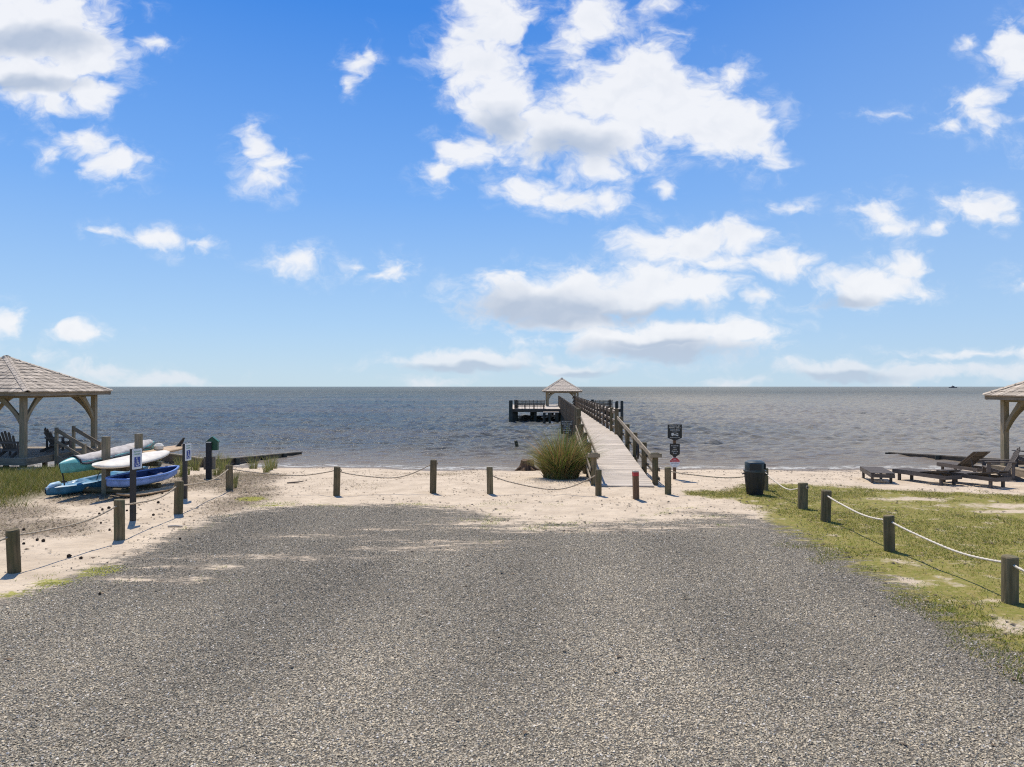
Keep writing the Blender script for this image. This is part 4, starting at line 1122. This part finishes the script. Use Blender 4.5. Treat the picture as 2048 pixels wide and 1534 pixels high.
def rack():
    r = empty('kayak_rack', (0, 0, 0)); g = gzf(-11.2, 20)
    P = [(-11.27, 19.7), (-10.97, 20.85)]
    for i, (x, y) in enumerate(P):
        MB().beam((x, y, g-.4), (x, y, 1.71), .155, .155, up=(.26, 1, 0)).build('post', M['frame'], r)
        for z in (.84, .22):
            MB().tube([(x-.85, y+.20, z), (x-.1, y+.02, z), (x, y, z), (x+.72, y-.19, z)], .075, 12).build('arm', M['post'], r)
    tag(r, 'timber rack of two square posts with round arms carrying boats', 'rack')
rack()
def turquoise():
    r = empty('kayak'); h, rows = hull(3.25, .74, .30, sharp=2.2, rocker=.10)
    h.build('hull', M['turq'], r, True); kayak_deck(rows, .13).build('deck', M['turq'], r, True)
    # canvas cover draped over the deck, leaving the near end bare
    c = MB(); nd = 14; sel = [row for i, row in enumerate(rows) if i >= 4 and i <= 27]
    for i, row in enumerate(sel):
        a = Vector(row[0]); b = Vector(row[-1]); w = abs(b.x-a.x)
        for j in range(nd+1):
            u = j/nd; p = a.lerp(b, u); k = (2*u-1)
            z = p.z+(.13*(1-k*k)*min(1, w/.4))+.022+.010*math.sin(i*1.7+j)-(.075+.02*math.sin(i*1.3) if j in (0, nd) else 0)
            c.v.append((p.x*1.05, p.y, z))
    for i in range(len(sel)-1):
        for j in range(nd):
            a = i*(nd+1)+j; c.f.append((a, a+nd+1, a+nd+2, a+1)); c.uv.append([(0, 0)]*4)
    cv = c.build('canvas_cover', M['cover'], r, True); md = cv.modifiers.new('t', 'SOLIDIFY'); md.thickness = .012
    e = MB(); q = [Vector(c.v[j])*1.0 for j in range(nd+1)]; e.tube([p+Vector((0, -.01, .01)) for p in q], .022, 8).build('cover_hem', M['blackp'], r)
    for s in (-1, 1):
        idx = 0 if s < 0 else nd
        MB().tube([Vector(c.v[i*(nd+1)+idx])+Vector((s*.01, 0, 0)) for i in range(len(sel))], .014, 6).build('cover_edge', M['blackp'], r)
    MB().tube([(0, -1.56, .10), (0, -1.54, -.02), (.0, -1.53, -.24)], .018, 6).build('rudder_stem', M['blackp'], r); MB().box((0, -1.53, -.14), (.14, .04, .04)).build('rudder_blade', M['blackp'], r)
    place(r, (-12.0, 18.7, .74), (-10.98, 22.0, 1.12)); r.location.z -= .06
    tag(r, 'turquoise kayak under a grey canvas cover on the upper rack', 'kayak', 'boats on the rack')
turquoise()
def bluekayak():
    r = empty('kayak'); h, rows = hull(3.4, .74, .27, sharp=2.0, rocker=.12)
    h.build('hull', M['bluek'], r, True)
    kayak_deck(rows, .05, [(-.66, -.36, .62, .07), (-.28, .28, .72, .16), (.38, .78, .62, .08)]).build('deck', M['bluek'], r, True)
    b = MB()
    for i in range(5): b.box((0, -1.15+i*.12, .305-.004*i), (.30+.03*i, .012, .012))
    b.build('bungee_cords', M['pale'], r)
    n = MB(); n.tube([(0, -1.69, .28), (0, -1.52, .345), (0, -1.30, .33)], [.03, .085, .10], 10).build('bow_cap', M['pale'], r, True)
    MB().tube([(0, -1.7, .30), (.01, -1.71, .24), (0, -1.70, .18)], .016, 6).build('carry_toggle', M['blackp'], r)
    MB().tube([(.20, -.30, .28), (.23, -.28, .42), (.30, -.26, .52)], .012, 6).build('rod_holder', M['blackp'], r)
    place(r, (-12.52, 19.05, .05), (-11.4, 22.25, .34), R(4)); tag(r, 'open blue kayak lying on the lower left side of the rack', 'kayak', 'boats on the rack')
bluekayak()
def canoe():
    r = empty('canoe'); h, rows = hull(2.35, .62, .26, sharp=2.6, rocker=.10)
    ho = h.build('hull', M['peri'], r, True); md = ho.modifiers.new('t', 'SOLIDIFY'); md.thickness = .03; md.offset = -1
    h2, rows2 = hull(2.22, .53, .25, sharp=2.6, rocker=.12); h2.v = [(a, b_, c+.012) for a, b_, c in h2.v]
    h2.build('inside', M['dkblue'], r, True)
    for s in (0, -1): MB().tube([Vector(row[s]) for row in rows], .034, 8).build('gunwale', M['peri'], r, True)
    for y in (-.35, .45): MB().box((0, y, .22), (.56, .20, .03)).build('seat', M['dkblue'], r)
    place(r, (-10.8, 18.9, .34), (-9.95, 21.05, .42), R(10)); tag(r, 'small periwinkle blue open canoe on the lower right side of the rack', 'canoe', 'boats on the rack')
canoe()
def board(name, L, Wd, T, mat, A, B, label, fin=False, roll=0.0, sharp=2.4):
    r = empty(name); m = MB(); nl = 26; nc = 14
    for i in range(nl+1):
        t = -1+2*i/nl; w = max(.01, Wd/2*(1-abs(t)**sharp)**.62); zz_ = .10*max(0, -t)**3+.03*max(0, t)**3
        for j in range(nc):
            a = 2*math.pi*j/nc; m.v.append((w*math.cos(a), t*L/2, zz_+T/2*math.copysign(abs(math.sin(a))**.6, math.sin(a))*min(1, w/.08)))
    for i in range(nl):
        for j in range(nc):
            j2 = (j+1) % nc; m.f.append((i*nc+j, i*nc+j2, (i+1)*nc+j2, (i+1)*nc+j)); m.uv.append([(0, 0)]*4)
    m.build('deck_shell', mat, r, True)
    if fin:
        f = MB().prism([(.55, .02), (.80, .02), (.93, .16), (.98, .30), (.90, .30), (.78, .20), (.66, .10)], -.012, .012, axis='x'); f.build('fin', M['blackp'], r)
    else:
        MB().prism([(.10*math.cos(k*.52), .06*math.sin(k*.52)) for k in range(12)], T/2-.004, T/2+.004, axis='z').build('pad', M['tan'], r)
    place(r, A, B, roll); tag(r, label, 'board', 'boards on the rack'); return r
board('paddle_board', 2.95, .62, .11, M['board'], (-10.93, 18.45, .95), (-10.30, 21.3, 1.12), 'cream white paddle board on the right arms of the rack', roll=R(16))
b2 = board('surf_board', 2.2, .56, .09, M['tan'], (-11.0, 20.6, 1.10), (-10.45, 22.9, 1.18), 'upturned board with a black fin at the back of the rack', fin=True, roll=R(8))
board('surf_board', 1.9, .5, .08, M['tan'], (-10.55, 18.7, gzf(-10.5, 19)+.05), (-9.75, 20.7, gzf(-9.9, 20.5)+.06), 'tan board lying on the sand under the canoe')
o = lathe([(.05, 0), (.13, .02), (.14, .12), (.09, .19), (.02, .2)], 14, M['board'], 'float_buoy'); o.location = (-10.75, 21.6, 1.17); tag(o, 'small cream float lying behind the paddle board', 'float')

# ================================================================== lounge chairs
def chaise(cx, cy, ang, back, label):
    r = empty('chaise_lounge', (cx, cy, gzf(cx, cy)), ang)       # foot towards local +Y
    Lh, w, zt = 1.0, .66, .33
    for s in (-1, 1):
        MB().beam((s*w/2, -Lh, zt-.06), (s*w/2, Lh, zt-.06), .038, .12).build('side_rail', M['lounge'], r)
        for y in (-.78, .78): MB().beam((s*(w/2-.06), y, -.03), (s*(w/2-.06), y, zt-.05), .075, .075, up=(0, 1, 0)).build('leg', M['lounge'], r)
    MB().box((0, Lh-.02, zt-.06), (w-.04, .038, .12)).build('end_rail', M['lounge'], r); MB().box((0, -Lh+.02, zt-.06), (w-.04, .038, .12)).build('end_rail', M['lounge'], r)
    sm = MB().box((0, 0, 0), (w+.03, .082, .022)).mesh('slat', M['lounge'])
    y = Lh-.05
    while y > -.02: o = obj('slat', sm, r); o.location = (0, y, zt+.012); y -= .094
    c, s_ = math.cos(back), math.sin(back); n = 10
    for i in range(n):
        d = .06+i*.094; o = obj('slat', sm, r); o.location = (0, -.05-d*c, zt+.014+d*s_+.01); o.rotation_euler = (-back, 0, 0)
    for s in (-1, 1):
        MB().beam((s*.24, -.05, zt-.012), (s*.24, -.05-.98*c, zt-.012+.98*s_), .04, .045).build('back_rail', M['lounge'], r)
        if back > .1: MB().beam((s*.22, -.05-.62*c, zt-.03+.62*s_), (s*.22, -.05-.62*c-.12, zt-.04), .035, .035).build('prop', M['lounge'], r)
    tag(r, label, 'lounge chair', 'wooden chaise lounges on the beach')
chaise(12.1, 23.55, R(-17), 0.0, 'flat wooden chaise lounge, leftmost of the beach group')
chaise(13.5, 23.15, R(19), R(9), 'low reclined chaise lounge, second from the left')
chaise(14.6, 22.5, R(20), R(10), 'low reclined chaise lounge in front, third from the left')
chaise(16.9, 26.5, R(8), R(36), 'chaise lounge with its back raised, behind the others')

def adirondack(x, y, z, ang, label):
    r = empty('adirondack_chair', (x, y, z), ang)               # sitter looks to local -Y
    for s in (-1, 1):
        MB().beam((s*.29, -.36, 0), (s*.29, -.36, .55), .04, .10, up=(0, 1, 0)).build('front_leg', M['lounge'], r)
        MB().beam((s*.25, -.40, .36), (s*.25, .55, .02), .035, .12).build('side_stringer', M['lounge'], r)
        MB().beam((s*.33, -.46, .565), (s*.33, .32, .575), .14, .026).build('arm_rest', M['lounge'], r)
        MB().beam((s*.33, .25, .10), (s*.33, .25, .56), .035, .08, up=(0, 1, 0)).build('rear_leg', M['lounge'], r)
    for i in range(6):
        t = i/5; MB().box((0, -.38+t*.48, .39-t*.16), (.56, .085, .022)).build('seat_slat', M['lounge'], r)
    for i in range(5):
        u = i-2; top = 1.0-.045*u*u; b = MB()
        b.beam((u*.095, .12, .22), (u*.12, .12+.36*(top-.22)/.78, top-.03), .088, .02, up=(0, -1, .4)); b.beam((u*.12, .12+.36*(top-.25)/.78, top-.032), (u*.121, .12+.36*(top-.2)/.78, top+.015), .088, .02, up=(0, -1, .4), taper=.6)
        b.build('back_slat', M['lounge'], r)
    MB().box((0, .30, .56), (.70, .04, .08)).build('back_brace', M['lounge'], r); MB().box((0, .18, .26), (.54, .04, .08)).build('back_brace', M['lounge'], r)
    tag(r, label, 'chair', 'adirondack chairs'); return r
adirondack(16.45, 23.9, gzf(16.35, 24.2), R(-112), 'adirondack chair on the sand in front of the right gazebo post').scale = (1.12, 1.12, 1.12)
adirondack(18.55, 25.3, GRd, R(200), 'adirondack chair on the right gazebo deck at the frame edge')
adirondack(-19.25, 27.35, GLd, R(186), 'adirondack chair seen from behind on the left gazebo deck')
adirondack(-18.95, 29.6, GLd, R(150), 'adirondack chair half hidden behind the left gazebo front post')

# rope coil on the right ramp rail
m = MB()
for k in range(3):
    m.tube([(4.62+.02*k, 26.2+.17*math.cos(t*.3)+.02*k, .78+.30*math.sin(t*.3)-.03*k) for t in range(22)], .014, 6)
co = m.build('rope_coil', M['blackp']); tag(co, 'dark rope coil hanging inside the right ramp rail', 'rope')

# ================================================================== far boats
def ship(x, y, L, label, mat):
    r = empty('ship', (x, y, WATER_Z))
    MB().prism([(-L*.5, .09*L), (-L*.44, 0), (L*.42, 0), (L*.5, .13*L), (L*.3, .10*L)], -L*.1, L*.1).build('hull', mat, r)
    MB().prism([(-L*.25, .09*L), (L*.18, .10*L), (L*.14, .20*L), (L*.0, .24*L), (-L*.15, .2*L)], -L*.07, L*.07).build('cabin', mat, r)
    MB().beam((-L*.05, 0, .2*L), (-L*.05, 0, .34*L), L*.02, L*.02, up=(0, 1, 0)).build('mast', mat, r)
    tag(r, label, 'boat')
ship(1150, 1850, 21, 'dark work boat on the horizon at the right', M['ship'])
ship(1060, 1850, 7, 'tiny pale boat on the horizon left of the work boat', M['shipw'])

# ================================================================== plants
def blades(n, pos, height, width, lean, cols, segs=3, curl=.6, rng=rng, out=None):
    """curved grass blades; pos (n,3), height (n), lean direction given by `out` (n,2) or random"""
    if out is None:
        a = rng.random(n)*2*math.pi; out = np.stack([np.cos(a), np.sin(a)], 1)
    side = np.stack([-out[:, 1], out[:, 0]], 1)
    ja = rng.random(n)*math.pi; fx = np.cos(ja); fy = np.sin(ja)
    V = []; 
    for k in range(segs+1):
        t = k/segs; w = width*(1-t**1.4)*.5
        off = lean*(t**(1+curl))*height; z = height*(t-.22*np.minimum(lean, 1.2)*t*t*t)
        c = np.stack([pos[:, 0]+out[:, 0]*off, pos[:, 1]+out[:, 1]*off, pos[:, 2]+z], 1)
        s = np.stack([fx*w, fy*w, 0*w], 1)
        V.append(c-s); V.append(c+s)
    V = np.stack(V, 1).reshape(-1, 3); nv = 2*(segs+1)
    F = []
    b = np.arange(n)*nv
    for k in range(segs): F.append(np.stack([b+2*k, b+2*k+1, b+2*k+3, b+2*k+2], 1))
    F = np.concatenate(F); col = np.repeat(cols, nv, 0)
    return V, F, col
def pick(n, palette, weights, var=.18, rng=rng):
    p = np.array(palette); w = np.array(weights)/sum(weights); i = rng.choice(len(p), n, p=w)
    return np.clip(p[i]*(1+(rng.random((n, 1))-.5)*2*var), 0, 1)

# ornamental grass clump left of the pier ramp
def clump():
    cx, cy = 1.72, 24.6; g = gzf(cx, cy); r = empty('grass_clump', (cx, cy, g))
    def tuft(n, rad, hmin, hmax, lmin, lmax, w, pal, wt, name, segs=6, curl=1.0):
        a = rng.random(n)*2*math.pi; q = rad*np.sqrt(rng.random(n)); pos = np.stack([q*np.cos(a), q*np.sin(a), np.full(n, -.02)], 1)
        sub = rng.integers(0, 7, n); sc_ = np.array([(0, 0, 1.0), (.38, -.15, .92), (-.42, -.1, .86), (.15, .35, 1.08), (-.2, -.42, .70), (.52, .25, .66), (-.55, .28, .62)])[sub]
        pos[:, :2] = pos[:, :2]*.42+sc_[:, :2]*.62; a = np.arctan2(pos[:, 1], pos[:, 0]); q = np.minimum(np.hypot(pos[:, 0], pos[:, 1])*1.5, rad)
        a2 = a+rng.normal(0, .55, n); out = np.stack([np.cos(a2), np.sin(a2)], 1); h = (hmin+(hmax-hmin)*rng.random(n))*sc_[:, 2]; ln = lmin+(lmax-lmin)*rng.random(n)
        ln = ln*(.35+.65*q/rad)
        V, F, col = blades(n, pos, h, np.full(n, w), ln, pick(n, pal, wt), segs, curl, out=out)
        obj(name, tri_mesh(name, V, F, M['blade'], col), r)
    tuft(2400, .62, .85, 2.05, .12, 1.45, .022, [(.13, .22, .035), (.20, .26, .05), (.24, .23, .07), (.33, .25, .10), (.09, .16, .03)], [3, 3, 4, 4, 1], 'green_blades')
    tuft(1700, .68, .45, 1.65, .35, 1.4, .017, [(.36, .25, .10), (.30, .19, .075), (.22, .14, .06), (.26, .22, .08)], [3, 2, 1, 3], 'dry_blades')
    tuft(700, .50, .2, .7, .3, 1.0, .016, [(.14, .10, .05), (.20, .14, .07), (.10, .10, .03)], [2, 2, 1], 'dead_base', 4)
    # seed heads
    n = 130; a = rng.random(n)*6.28; pos = np.stack([.35*np.cos(a), .35*np.sin(a), np.zeros(n)], 1)
    V, F, col = blades(n, pos, 1.45+.6*rng.random(n), np.full(n, .022), .1+.7*rng.random(n), pick(n, [(.40, .22, .09), (.46, .33, .17)], [2, 1]), 6, .5, out=np.stack([np.cos(a), np.sin(a)], 1))
    obj('seed_stalks', tri_mesh('seed_stalks', V, F, M['blade'], col), r)
    tag(r, 'large clump of tall green and tan ornamental grass beside the pier ramp', 'grass clump')
clump()

# beach grass tufts near the bulkhead
def tuft_mesh(seed):
    r_ = np.random.default_rng(seed); n = 90; a = r_.random(n)*6.28; q = .16*np.sqrt(r_.random(n))
    V, F, col = blades(n, np.stack([q*np.cos(a), q*np.sin(a), np.full(n, -.02)], 1), .35+.45*r_.random(n), np.full(n, .014), .1+.5*r_.random(n),
                       pick(n, [(.20, .23, .055), (.28, .26, .09), (.13, .17, .04), (.36, .30, .14)], [3, 3, 2, 2], rng=r_), 4, .8, rng=r_, out=np.stack([np.cos(a), np.sin(a)], 1))
    return tri_mesh('beach_grass_tuft', V, F, M['blade'], col)
tm = [tuft_mesh(s) for s in (1, 2, 3)]
for i, (x, y, s) in enumerate([(-11.6, 25.2, 1.0), (-10.9, 26.6, .9), (-12.4, 27.8, 1.1), (-12.9, 25.6, 1.0), (-9.4, 27.2, .8), (-11.9, 29.4, 1.1), (-10.9, 29.9, 1.0), (-13.6, 29.2, 1.2), (-9.9, 28.9, 1.0), (-10.2, 30.4, .9),
                               (-14.6, 27.6, 1.1), (-8.7, 22.2, .7), (-12.7, 30.2, 1.2), (-11.3, 24.0, .9), (-10.4, 25.0, .8), (-8.35, 21.35, .5)]):
    o = obj('beach_grass_tuft', tm[i % 3]); o.location = (x, y, gzf(x, y)); o.scale = (s, s, s*1.05); o.rotation_euler = (0, 0, i*1.7)
    tag(o, 'tuft of thin yellow green beach grass between kayak rack and water', 'grass tuft', 'beach grass tufts behind the kayak rack')

def scatter(n, x0, x1, y0, y1, f, seed):
    r_ = np.random.default_rng(seed); x = x0+(x1-x0)*r_.random(n); y = y0+(y1-y0)*r_.random(n); p = f(x, y); k = r_.random(n) < p
    return x[k], y[k], r_
def stuff_blades(name, x, y, r_, hmin, hmax, w, lean, pal, wt, label, cat, segs=2):
    n = len(x); pos = np.stack([x, y, gz(x, y)-.005], 1)
    V, F, col = blades(n, pos, hmin+(hmax-hmin)*r_.random(n)**1.5, np.full(n, w), lean*(.3+r_.random(n)), pick(n, pal, wt, rng=r_), segs, .5, rng=r_)
    tag(obj(name, tri_mesh(name, V, F, M['blade'], col)), label, cat, kind='stuff')
# lawn
def plawn(x, y):
    d = f_lawn(x, y); n = fbm(x, y, 1.2, 21, 4); return np.clip((d+(n-.5)*2.2)*2.2, 0, 1)*(.35+.65*smooth(n, .38, .6))
x, y, r_ = scatter(420000, 5.0, 24, 6.5, 23, plawn, 31)
k = x < .80*y+2.5; x, y = x[k], y[k]
far = np.clip(y/12, .8, 1.8)
stuff_blades('lawn_grass', x, y, r_, .02, .075, .013, 1.0, [(.16, .20, .024), (.25, .245, .035), (.34, .28, .065), (.56, .45, .20), (.11, .15, .02)], [4, 4, 3, 3, 2], 'short patchy lawn grass right of the gravel', 'grass', 1)
# meadow
def pmead(x, y):
    d = sdist(x, y, MEADOW); n = fbm(x, y, 1.6, 41, 3); return np.clip(d*.8+(n-.45)*2.2, 0, 1)
x, y, r_ = scatter(120000, -26, -11, 13, 29, pmead, 33); k = x > -.82*y-2; x, y = x[k], y[k]
stuff_blades('meadow_grass', x, y, r_, .10, .42, .012, .8, [(.22, .215, .04), (.29, .26, .065), (.14, .175, .025), (.42, .32, .12), (.20, .14, .05)], [4, 4, 4, 2, 1], 'tall yellow green meadow grass below the left gazebo', 'grass', 3)
# sparse weeds on sand near the gravel edge and dead grass
def pweed(x, y):
    d = f_gravel(x, y); n = fbm(x, y, .55, 51, 3); m = fbm(x, y, 2.5, 57, 2)
    e = np.exp(-((d+.25)/.35)**2)*smooth(n, .55, .68)*smooth(m, .42, .6)
    e = e+.9*np.exp(-(((x+7.25)/.55)**2+((y-11.6)/1.0)**2)*2)*smooth(n, .40, .55)
    e = e+.8*np.exp(-(((x+6.3)/.8)**2+((y-18.6)/.5)**2)*2)*smooth(n, .4, .55)
    e = e+.55*np.exp(-((x+2.5)/3.5)**2-((y-18.75)/.35)**2)*smooth(n, .52, .62)
    return np.clip(e, 0, 1)
x, y, r_ = scatter(240000, -10, 7, 8, 21, pweed, 35)
stuff_blades('sand_weeds', x, y, r_, .015, .06, .011, 1.2, [(.24, .32, .035), (.33, .34, .055), (.17, .26, .03), (.42, .36, .10)], [4, 3, 3, 1], 'small lime green weeds along the gravel edge', 'weeds', 1)
def psparse(x, y):
    n = fbm(x, y, 1.1, 61, 4); l = f_litter(x, y)
    e = .9*smooth(l+(n-.5)*1.4, -.1, .6)+.35*np.exp(-((x+4.6)/1.8)**2-((y-22.6)/1.5)**2)*smooth(n, .5, .62)+.5*np.exp(-((x+2.9)/1.6)**2-((y-27)/1.6)**2)*smooth(n, .45, .6)
    e = e+.35*np.exp(-((x-1.7)/1.1)**2-((y-23.2)/.9)**2)
    return np.clip(e, 0, 1)*(f_gravel(x, y) < -.15)
x, y, r_ = scatter(150000, -14, 5, 12, 31, psparse, 37)
stuff_blades('dry_grass', x, y, r_, .02, .11, .009, 1.8, [(.30, .23, .12), (.20, .145, .085), (.40, .32, .19), (.13, .10, .06), (.25, .26, .08)], [3, 3, 3, 2, 1], 'dead dry grass and straw lying on the sand', 'dry grass', 2)

# dead leaves, bark bits and wrack lying on the sand
def plit(x, y):
    n = fbm(x, y, 1.4, 71, 3); wr = np.exp(-((y-28.9-.5*np.sin(x*.6))/.5)**2)*smooth(fbm(x, y*2, 1.8, 77, 3), .45, .62)*(x > 3)
    wr = wr+.55*np.exp(-((y-30.6-.3*np.sin(x*.8))/.35)**2)*smooth(fbm(x, y, 1.2, 79, 2), .4, .6)
    e = .20*smooth(n, .30, .62)+.8*wr+.5*smooth(f_litter(x, y), -.2, .6)
    return np.where(f_gravel(x, y) < .1, np.clip(e, 0, 1), .02*smooth(n, .4, .6))*(gz(x, y) > WATER_Z+.02)
x, y, r_ = scatter(210000, -16, 22, 6, 31.5, plit, 39); k = np.abs(x) < .8*y+2; x, y = x[k], y[k]; n = len(x)
a = r_.random(n)*6.28; s = .010+.042*r_.random(n)**3; z = gz(x, y)+.006
th = np.array([0, 2.1, 4.2]); V = np.stack([np.stack([x+s*(1.0+.5*(i == 0))*np.cos(a+t)*(.55+.45*(i == 0)), y+s*np.sin(a+t), z+s*.5*r_.random(n)], 1) for i, t in enumerate(th)], 1).reshape(-1, 3)
F = np.arange(3*n).reshape(-1, 3)
tag(obj('leaf_litter', tri_mesh('leaf_litter', V, F, M['litter'], np.repeat(pick(n, [(.10, .075, .05), (.17, .12, .075), (.06, .048, .036), (.26, .19, .12)], [4, 3, 3, 1], rng=r_), 3, 0))),
    'dark bits of bark, leaves and seaweed scattered on the sand', 'litter', kind='stuff')

# pine cones and sticks
def cone_mesh(seed):
    r_ = random.Random(seed); m = MB(); rings = 7; n = 9
    for i in range(rings):
        t = i/(rings-1); q = .038*math.sin(math.pi*(.12+.83*t))**.8
        for k in range(2*n):
            a = math.pi*k/n+(.17 if i % 2 else 0); rr = q*(1.22 if k % 2 == 0 else .78)
            m.v.append((-.05+.10*t-(.006 if k % 2 == 0 else 0), rr*math.cos(a), .034+rr*math.sin(a)))
    w = 2*n
    for i in range(rings-1):
        for k in range(w):
            k2 = (k+1) % w; m.f.append((i*w+k, i*w+k2, (i+1)*w+k2, (i+1)*w+k)); m.uv.append([(0, 0)]*4)
    for e in (0, (rings-1)*w): m.f.append(tuple(e+k for k in range(w))); m.uv.append([(0, 0)]*w)
    return m.mesh('pine_cone', M['cone'])
cm = cone_mesh(1)
for i, (qx, qy) in enumerate([(1120, 228), (1050, 250), (1020, 297), (1035, 385), (1125, 435), (385, 560), (450, 570), (245, 605), (245, 462), (1665, 82), (1620, 178), (1575, 285), (830, 710), (1300, 262), (1845, 505), (715, 695), (1025, 1070)]):
    px, py = qx/5.12, 980+qy/5.12; d = F_PX*CAMH/(py-773); X = (px-1024)/F_PX*d
    o = obj('pine_cone', cm); o.location = (X, d, gzf(X, d)); s = random.uniform(.5, .8); o.scale = (s, s, s); o.rotation_euler = (0, 0, random.random()*6)
    tag(o, 'small dark pine cone lying on the ground near the left rope posts', 'pine cone', 'pine cones by the left rope posts')
o = MB().tube([(-.25, -.06, .03), (-.05, 0, .04), (.10, .03, .05), (.24, .10, .07)], [.02, .024, .02, .012], 8).build('stick', M['twig']); o.location = (-6.9, 22.6, gzf(-6.9, 22.6)); tag(o, 'dark dead stick on the sand left of the beach posts', 'stick')
o = MB().tube([(-.16, 0, .025), (0, .02, .03), (.16, .0, .025)], [.02, .022, .014], 8).build('stick', M['drift']); o.location = (-7.4, 15.6, gzf(-7.4, 15.6)); tag(o, 'pale bleached stick on the sand by the gravel edge', 'stick')

# ================================================================== gravel stones
def gravel():
    col = bpy.data.collections.new('stone_shapes')
    m, nt, b = mat_base('crushed_stone'); k = NT(nt)
    at = k.n('ShaderNodeAttribute', attribute_name='tone', attribute_type='INSTANCER'); at2 = k.n('ShaderNodeAttribute', attribute_name='hue', attribute_type='INSTANCER')
    c = k.mix(at.outputs['Fac'], (.16, .138, .10), (.76, .62, .415))
    c = k.mix(k.ss(at2.outputs['Fac'], .90, .97), c, (.74, .66, .54)); c = k.mix(k.ss(at2.outputs['Fac'], .12, .04, 0, .55), c, (.24, .155, .10)); c = k.mix(k.ss(at2.outputs['Fac'], .18, .3, .45, 0), c, (.21, .225, .18))
    oc = k.n('ShaderNodeTexCoord').outputs['Object']; c = k.mix(k.ss(k.noise(oc, 60, 3), .35, .7, 0, .30), c, (.17, .155, .13))
    k.l(c, b.inputs['Base Color']); b.inputs['Roughness'].default_value = .8; b.inputs['Specular IOR Level'].default_value = .3
    import bmesh
    for s in range(6):
        r_ = random.Random(s); bm = bmesh.new()
        for i in range(10):
            v = Vector((r_.gauss(0, 1), r_.gauss(0, 1), r_.gauss(0, 1))).normalized()
            bm.verts.new((v.x*.5*r_.uniform(.8, 1.15), v.y*.40*r_.uniform(.8, 1.1), v.z*.27))
        bmesh.ops.convex_hull(bm, input=bm.verts); me = bpy.data.meshes.new('stone'); 
        bmesh.ops.delete(bm, geom=[v for v in bm.verts if not v.link_faces], context='VERTS')
        bm.to_mesh(me); bm.free(); me.materials.append(m)
        col.objects.link(bpy.data.objects.new('stone', me))
    r_ = np.random.default_rng(77); N = 600000
    y = 3.5+15.5*r_.random(N)**1.25; x = -9+16*r_.random(N)
    dens = np.clip(1.25-.055*(y-5), .35, 1)
    st = fbm(x, y*2.6, 1.3, 91, 4); g = f_gravel(x, y)+(st-.5)*1.9
    keep = (np.abs(x) < .80*y+1.8) & (r_.random(N) < np.clip(.16+g*2.0, .02, 1)*(g > -.75)*dens*np.where(y < 10, 1, .8))
    x, y = x[keep], y[keep]; n = len(x)
    me = bpy.data.meshes.new('gravel_stones'); me.vertices.add(n)
    sz = (.015+.021*r_.random(n)**1.7)
    me.vertices.foreach_set('co', np.stack([x, y, gz(x, y)+sz*.10], 1).astype(np.float32).ravel())
    fattr(me, 'size', sz); lanes = .15*np.cos((x+1.6+.25*np.sin(y*.35))*2.1)*smooth(y, 4, 9); fattr(me, 'tone', np.clip(r_.normal(.5, .21, n)+(fbm(x, y, 3.2, 95, 5)-.5)*1.15-.10*smooth(-x, 2, 6)+lanes, 0, 1)); fattr(me, 'hue', r_.random(n))
    a = me.attributes.new('rot', 'FLOAT_VECTOR', 'POINT'); a.data.foreach_set('vector', np.stack([r_.normal(0, .35, n), r_.normal(0, .35, n), r_.random(n)*6.28], 1).astype(np.float32).ravel())
    a = me.attributes.new('pick', 'INT', 'POINT'); a.data.foreach_set('value', r_.integers(0, 6, n).astype(np.int32))
    o = obj('gravel_stones', me)
    ng = bpy.data.node_groups.new('stones', 'GeometryNodeTree')
    ng.interface.new_socket('Geometry', in_out='INPUT', socket_type='NodeSocketGeometry'); ng.interface.new_socket('Geometry', in_out='OUTPUT', socket_type='NodeSocketGeometry')
    gi = ng.nodes.new('NodeGroupInput'); go = ng.nodes.new('NodeGroupOutput'); ip = ng.nodes.new('GeometryNodeInstanceOnPoints'); ci = ng.nodes.new('GeometryNodeCollectionInfo')
    ci.inputs['Collection'].default_value = col; ci.inputs['Separate Children'].default_value = True; ci.inputs['Reset Children'].default_value = True
    mp = ng.nodes.new('GeometryNodeMeshToPoints')
    def na(name, t):
        q = ng.nodes.new('GeometryNodeInputNamedAttribute'); q.data_type = t; q.inputs['Name'].default_value = name; return [s for s in q.outputs if s.enabled][0]
    L = ng.links.new
    L(gi.outputs[0], mp.inputs[0]); L(mp.outputs[0], ip.inputs['Points']); L(ci.outputs[0], ip.inputs['Instance']); ip.inputs['Pick Instance'].default_value = True
    L(na('pick', 'INT'), ip.inputs['Instance Index']); L(na('size', 'FLOAT'), ip.inputs['Scale'])
    er = ng.nodes.new('FunctionNodeEulerToRotation'); L(na('rot', 'FLOAT_VECTOR'), er.inputs[0]); L(er.outputs[0], ip.inputs['Rotation'])
    L(ip.outputs[0], go.inputs[0])
    md = o.modifiers.new('stones', 'NODES'); md.node_group = ng
    tag(o, 'grey crushed stone gravel of the parking area', 'gravel', kind='stuff')
    print('stones', n)
gravel()
